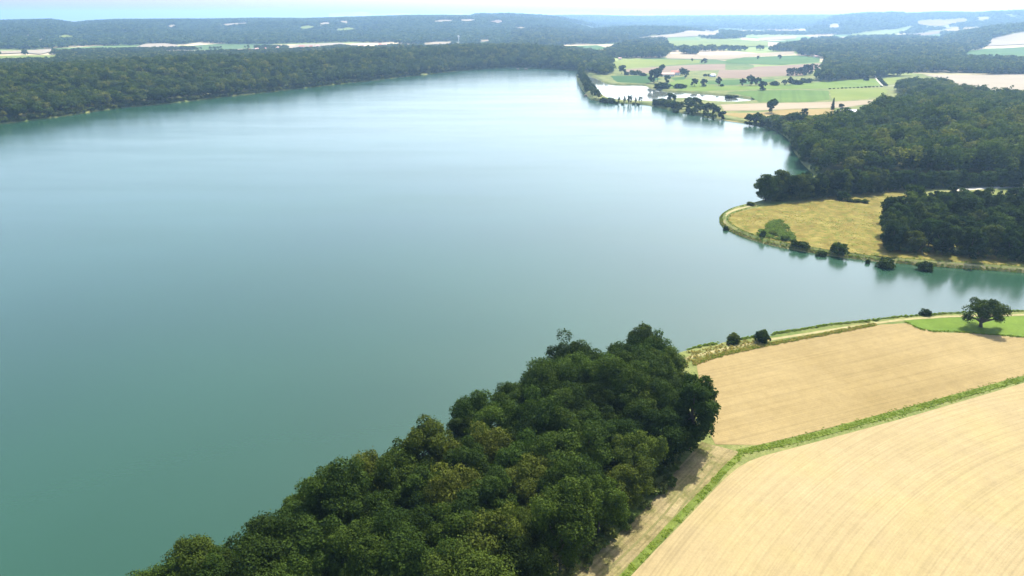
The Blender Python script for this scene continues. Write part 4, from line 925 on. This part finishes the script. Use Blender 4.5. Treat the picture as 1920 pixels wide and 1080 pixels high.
instancer('grove_shade_crowns', p, WOOD_P, rng.uniform(.10, .24, len(p)), 'small dark crowns added to stand in for shade at the foot of the peninsula grove', 'undergrowth')  # added dark crowns covering lit ground, in place of the grove's cast shade
p = scatter_line(WOOD_TRACK[:9], -4, 2.5, 2.2); instancer('wood_edge_undergrowth', p, SCRUB_P, rng.uniform(.4, .8, len(p)), 'low undergrowth at the track edge of the foreground wood', 'undergrowth')

RW = shore_part(1450, 243, 1526, 330); p = landward(RW, 1.0, 6, .9); p = p[value_noise(p[:, 0]/12, p[:, 1]/12, 19) > .3]
instancer('shore_scrub', p, SCRUB_P, rng.uniform(.7, 1.8, len(p)), 'yellow-green scrub at the water edge below the big lakeside wood', 'scrub')
# ------------------------------------------------------------------ buildings
WALL = plain('lime_render', (.62, .57, .48), (.74, .69, .60), .6); TILE = plain('clay_tiles', (.36, .13, .075), (.50, .22, .14), .5)
TILE2 = plain('faded_clay_tiles', (.46, .25, .18), (.58, .36, .28), .5); SHEET = plain('grey_roof_sheet', (.42, .40, .42), (.55, .53, .55), .4, .5)
SHEET2 = plain('pale_roof_sheet', (.60, .60, .62), (.74, .74, .75), .4, .5); DARKW = plain('dark_window', (.02, .022, .025), (.04, .042, .045), 1, .15)
WOODM = plain('weathered_boards', (.10, .075, .055), (.19, .15, .11), 1.2); STONE = plain('pale_stone', (.52, .48, .41), (.66, .62, .54), .5)
def house(name, xy, L, W, z1, zr, rz, wall, roof, label, cat, windows=3, chimney=True, group=None, door=True):
    z = float(land(np.array([xy]))[0]); r = bpy.data.objects.new(name, None); COL.objects.link(r); r.location = (xy[0], xy[1], z-.05); r.rotation_euler = (0, 0, rz)
    m = MB(); m.gable(L, W, -.6, z1, zr); m.build('wall', wall, r)
    m = MB(); m.roof(L, W, z1, zr); ro = m.build('roof', roof, r)
    if chimney: m = MB(); m.box(L*.25-.4, -.4, zr-.8, L*.25+.4, .4, zr+1.1); m.build('chimney', wall, ro)
    for k in range(windows):
        x = -L/2+L*(k+.5)/windows
        if door and k == windows//2:
            m = MB(); m.box(x-.6, -W/2-.06, 0, x+.6, -W/2+.1, 2.2); m.build('door', WOODM, r); continue
        m = MB(); m.box(x-.55, -W/2-.05, 1.0, x+.55, -W/2+.1, 2.3); f = m.build('window', WOODM, r)
        m = MB(); m.box(x-.43, -W/2-.08, 1.1, x+.43, -W/2-.05, 2.2); m.build('pane', DARKW, f)
    return tag(r, label, cat, group)
house('farmhouse', P(1251, 143), 26, 10, 4.2, 7.2, .12, WALL, TILE2, 'long low farmhouse with faded red tiled roof, left of the farm', 'house', 6)
house('farmhouse', P(1266, 140.5), 16, 10, 5.0, 8.2, -.25, WALL, TILE, 'middle farmhouse with darker red tiled roof', 'house', 5)
house('farmhouse', P(1273, 138.5), 12, 9, 6.2, 8.6, 1.3, WALL, TILE2, 'white-walled farmhouse at the right end of the farm', 'house', 4)
house('shed', P(1336, 144), 9, 7, 3.4, 5.0, .3, SHEET2, SHEET2, 'small white shed by the ploughed field', 'shed', 2, False)
house('shed', P(1576, 216.5), 10.5, 7, 3.2, 5.4, .10, WOODM, SHEET, 'left grey shed with mauve-grey roof by the lake wood', 'shed', 3, False)
house('shed', P(1595.5, 215.3), 12, 7.5, 3.4, 6.0, .10, WALL, SHEET2, 'right shed with pale sheet roof by the lake wood', 'shed', 4, False)
house('cottage', P(1530, 108), 12, 8, 3.6, 6, .2, WALL, TILE2, 'small far cottage at the edge of the big plain wood', 'house', 3)
house('cottage', P(1162, 111.5), 8, 6, 3.2, 5, .2, WALL, TILE2, 'tiny pale cottage on the yellow-green field edge at the lake head', 'house', 2)
VIL = [(465, 96, .1), (482, 95, .5), (497, 94, -.2), (520, 92, .4), (546, 95, .0), (566, 90, .3), (584, 90, -.3), (596, 89, .2), (681, 88, .1), (713, 86, .4), (722, 86, -.2)]
VN = ['village house at the left end of the roofs behind the lakeside forest', 'second village house from the left behind the lakeside forest', 'third village house from the left behind the lakeside forest', 'fourth village house from the left behind the lakeside forest',
      'largest pinkish village house behind the lakeside forest', 'village house right of the largest one', 'seventh village house from the left behind the lakeside forest', 'village house at the right end of the main group of roofs',
      'lone house between the village and the tower', 'left one of the two houses nearest the tower', 'right one of the two houses nearest the tower']
for (x, y, rz), lab in zip(VIL, VN):
    big = 'largest' in lab; house('village_house', G(x, y), 19 if big else random.uniform(10, 14), 9, 5.2, 8.4, rz, WALL, TILE if big else random.choice([TILE, TILE2]), lab, 'house', 3, group='village houses behind the lakeside forest')
def tower():
    xy = G(860, 79); z = float(land(np.array([xy]))[0]); r = bpy.data.objects.new('water_tower', None); COL.objects.link(r); r.location = (xy[0], xy[1], z-.2)
    m = MB(); m.tube([(0, 0, -.5), (0, 0, 17), (0, 0, 19)], [2.6, 2.2, 3.6], 16); m.build('shaft', STONE, r)
    m = MB(); m.tube([(0, 0, 19.01), (0, 0, 24)], [3.9, 3.9], 16); t = m.build('tank', STONE, r)
    m = MB(); m.tube([(0, 0, 24.01), (0, 0, 25.4)], [4.2, .5], 16); m.build('roof', SHEET2, t)
    tag(r, 'pale tower rising above the forest on the far shore', 'tower')
tower()
def raft(px, py, L, W, label):
    xy = P(px, py, 0); r = bpy.data.objects.new('floating_hide', None); COL.objects.link(r); r.location = (xy[0], xy[1], 0); r.rotation_euler = (0, 0, random.uniform(-.3, .3))
    m = MB(); m.box(-L/2, -W/2, -.3, L/2, W/2, .35); m.build('deck', WOODM, r)
    m = MB(); m.gable(L*.7, W*.7, .36, 1.9, 2.5); m.build('hut', WOODM, r)
    m = MB(); m.roof(L*.7, W*.7, 1.9, 2.5, .12, .25); m.build('roof', WOODM, r)
    tag(r, label, 'raft')
raft(971, 130.6, 7, 4, 'small dark floating hide at the far end of the lake, left of two')
raft(986, 130.2, 9, 4, 'small dark floating hide at the far end of the lake, right of two')
raft(1098, 180.5, 6, 3.4, 'small dark floating hide beside the wooded spit')

# ------------------------------------------------------------------ far mountains and the air
def mountains():
    pts = []; a = np.radians(np.linspace(-14, 24, 150)); base = []
    crest = np.interp(np.tan(a), [azi(540), azi(600), azi(680), azi(760), azi(930), azi(1000), azi(1050), azi(1110), azi(1180), azi(1260), azi(1300), azi(1420)], [30, 26, 23.5, 26.5, 27, 24, 22.8, 23.6, 26, 28, 27, 31])
    v, f = [], []
    for j, (D, k) in enumerate(((17200, 0), (17800, .45), (18500, 1.0), (19300, .5), (19900, 0))):
        for i, t in enumerate(a):
            d = ray(960+FPX*math.tan(t)*1.0, crest[i]); zc = CAM_H+d[2]/math.hypot(d[0], d[1])*18500
            n = 1+.35*(value_noise(np.array([t*70.]), np.array([j*1.7]), 41)[0]-.5)*(k > 0)
            v.append((D*math.sin(t), D*math.cos(t), -30+(zc+30)*k*n if zc > 40 else -30))
    n = len(a)
    for j in range(4):
        for i in range(n-1): f.append((j*n+i, j*n+i+1, (j+1)*n+i+1, (j+1)*n+i))
    me = mesh_np('mountains', np.array(v), np.array(f), 4, plain('mountain_rock', (.20, .21, .20), (.34, .33, .31), .002)); me.shade_smooth()
    tag(link('mountains', me), 'faint pale mountains on the horizon in the haze', 'mountains', kind='structure')
mountains()
def haze():
    m = bpy.data.materials.new('haze_air'); m.use_nodes = True; t = m.node_tree; t.nodes.clear(); o = t.nodes.new('ShaderNodeOutputMaterial')
    v = t.nodes.new('ShaderNodeVolumePrincipled'); v.inputs['Density'].default_value = HAZE_DENSITY; v.inputs['Color'].default_value = HAZE_COLOR; v.inputs['Anisotropy'].default_value = HAZE_G
    t.links.new(v.outputs[0], o.inputs['Volume'])
    b = MB(); b.box(-21000, -21000, -40, 21000, 21000, 215); h = b.build('haze', m)
    tag(h, 'thin blue summer haze over the whole landscape', 'haze', kind='stuff')
haze()
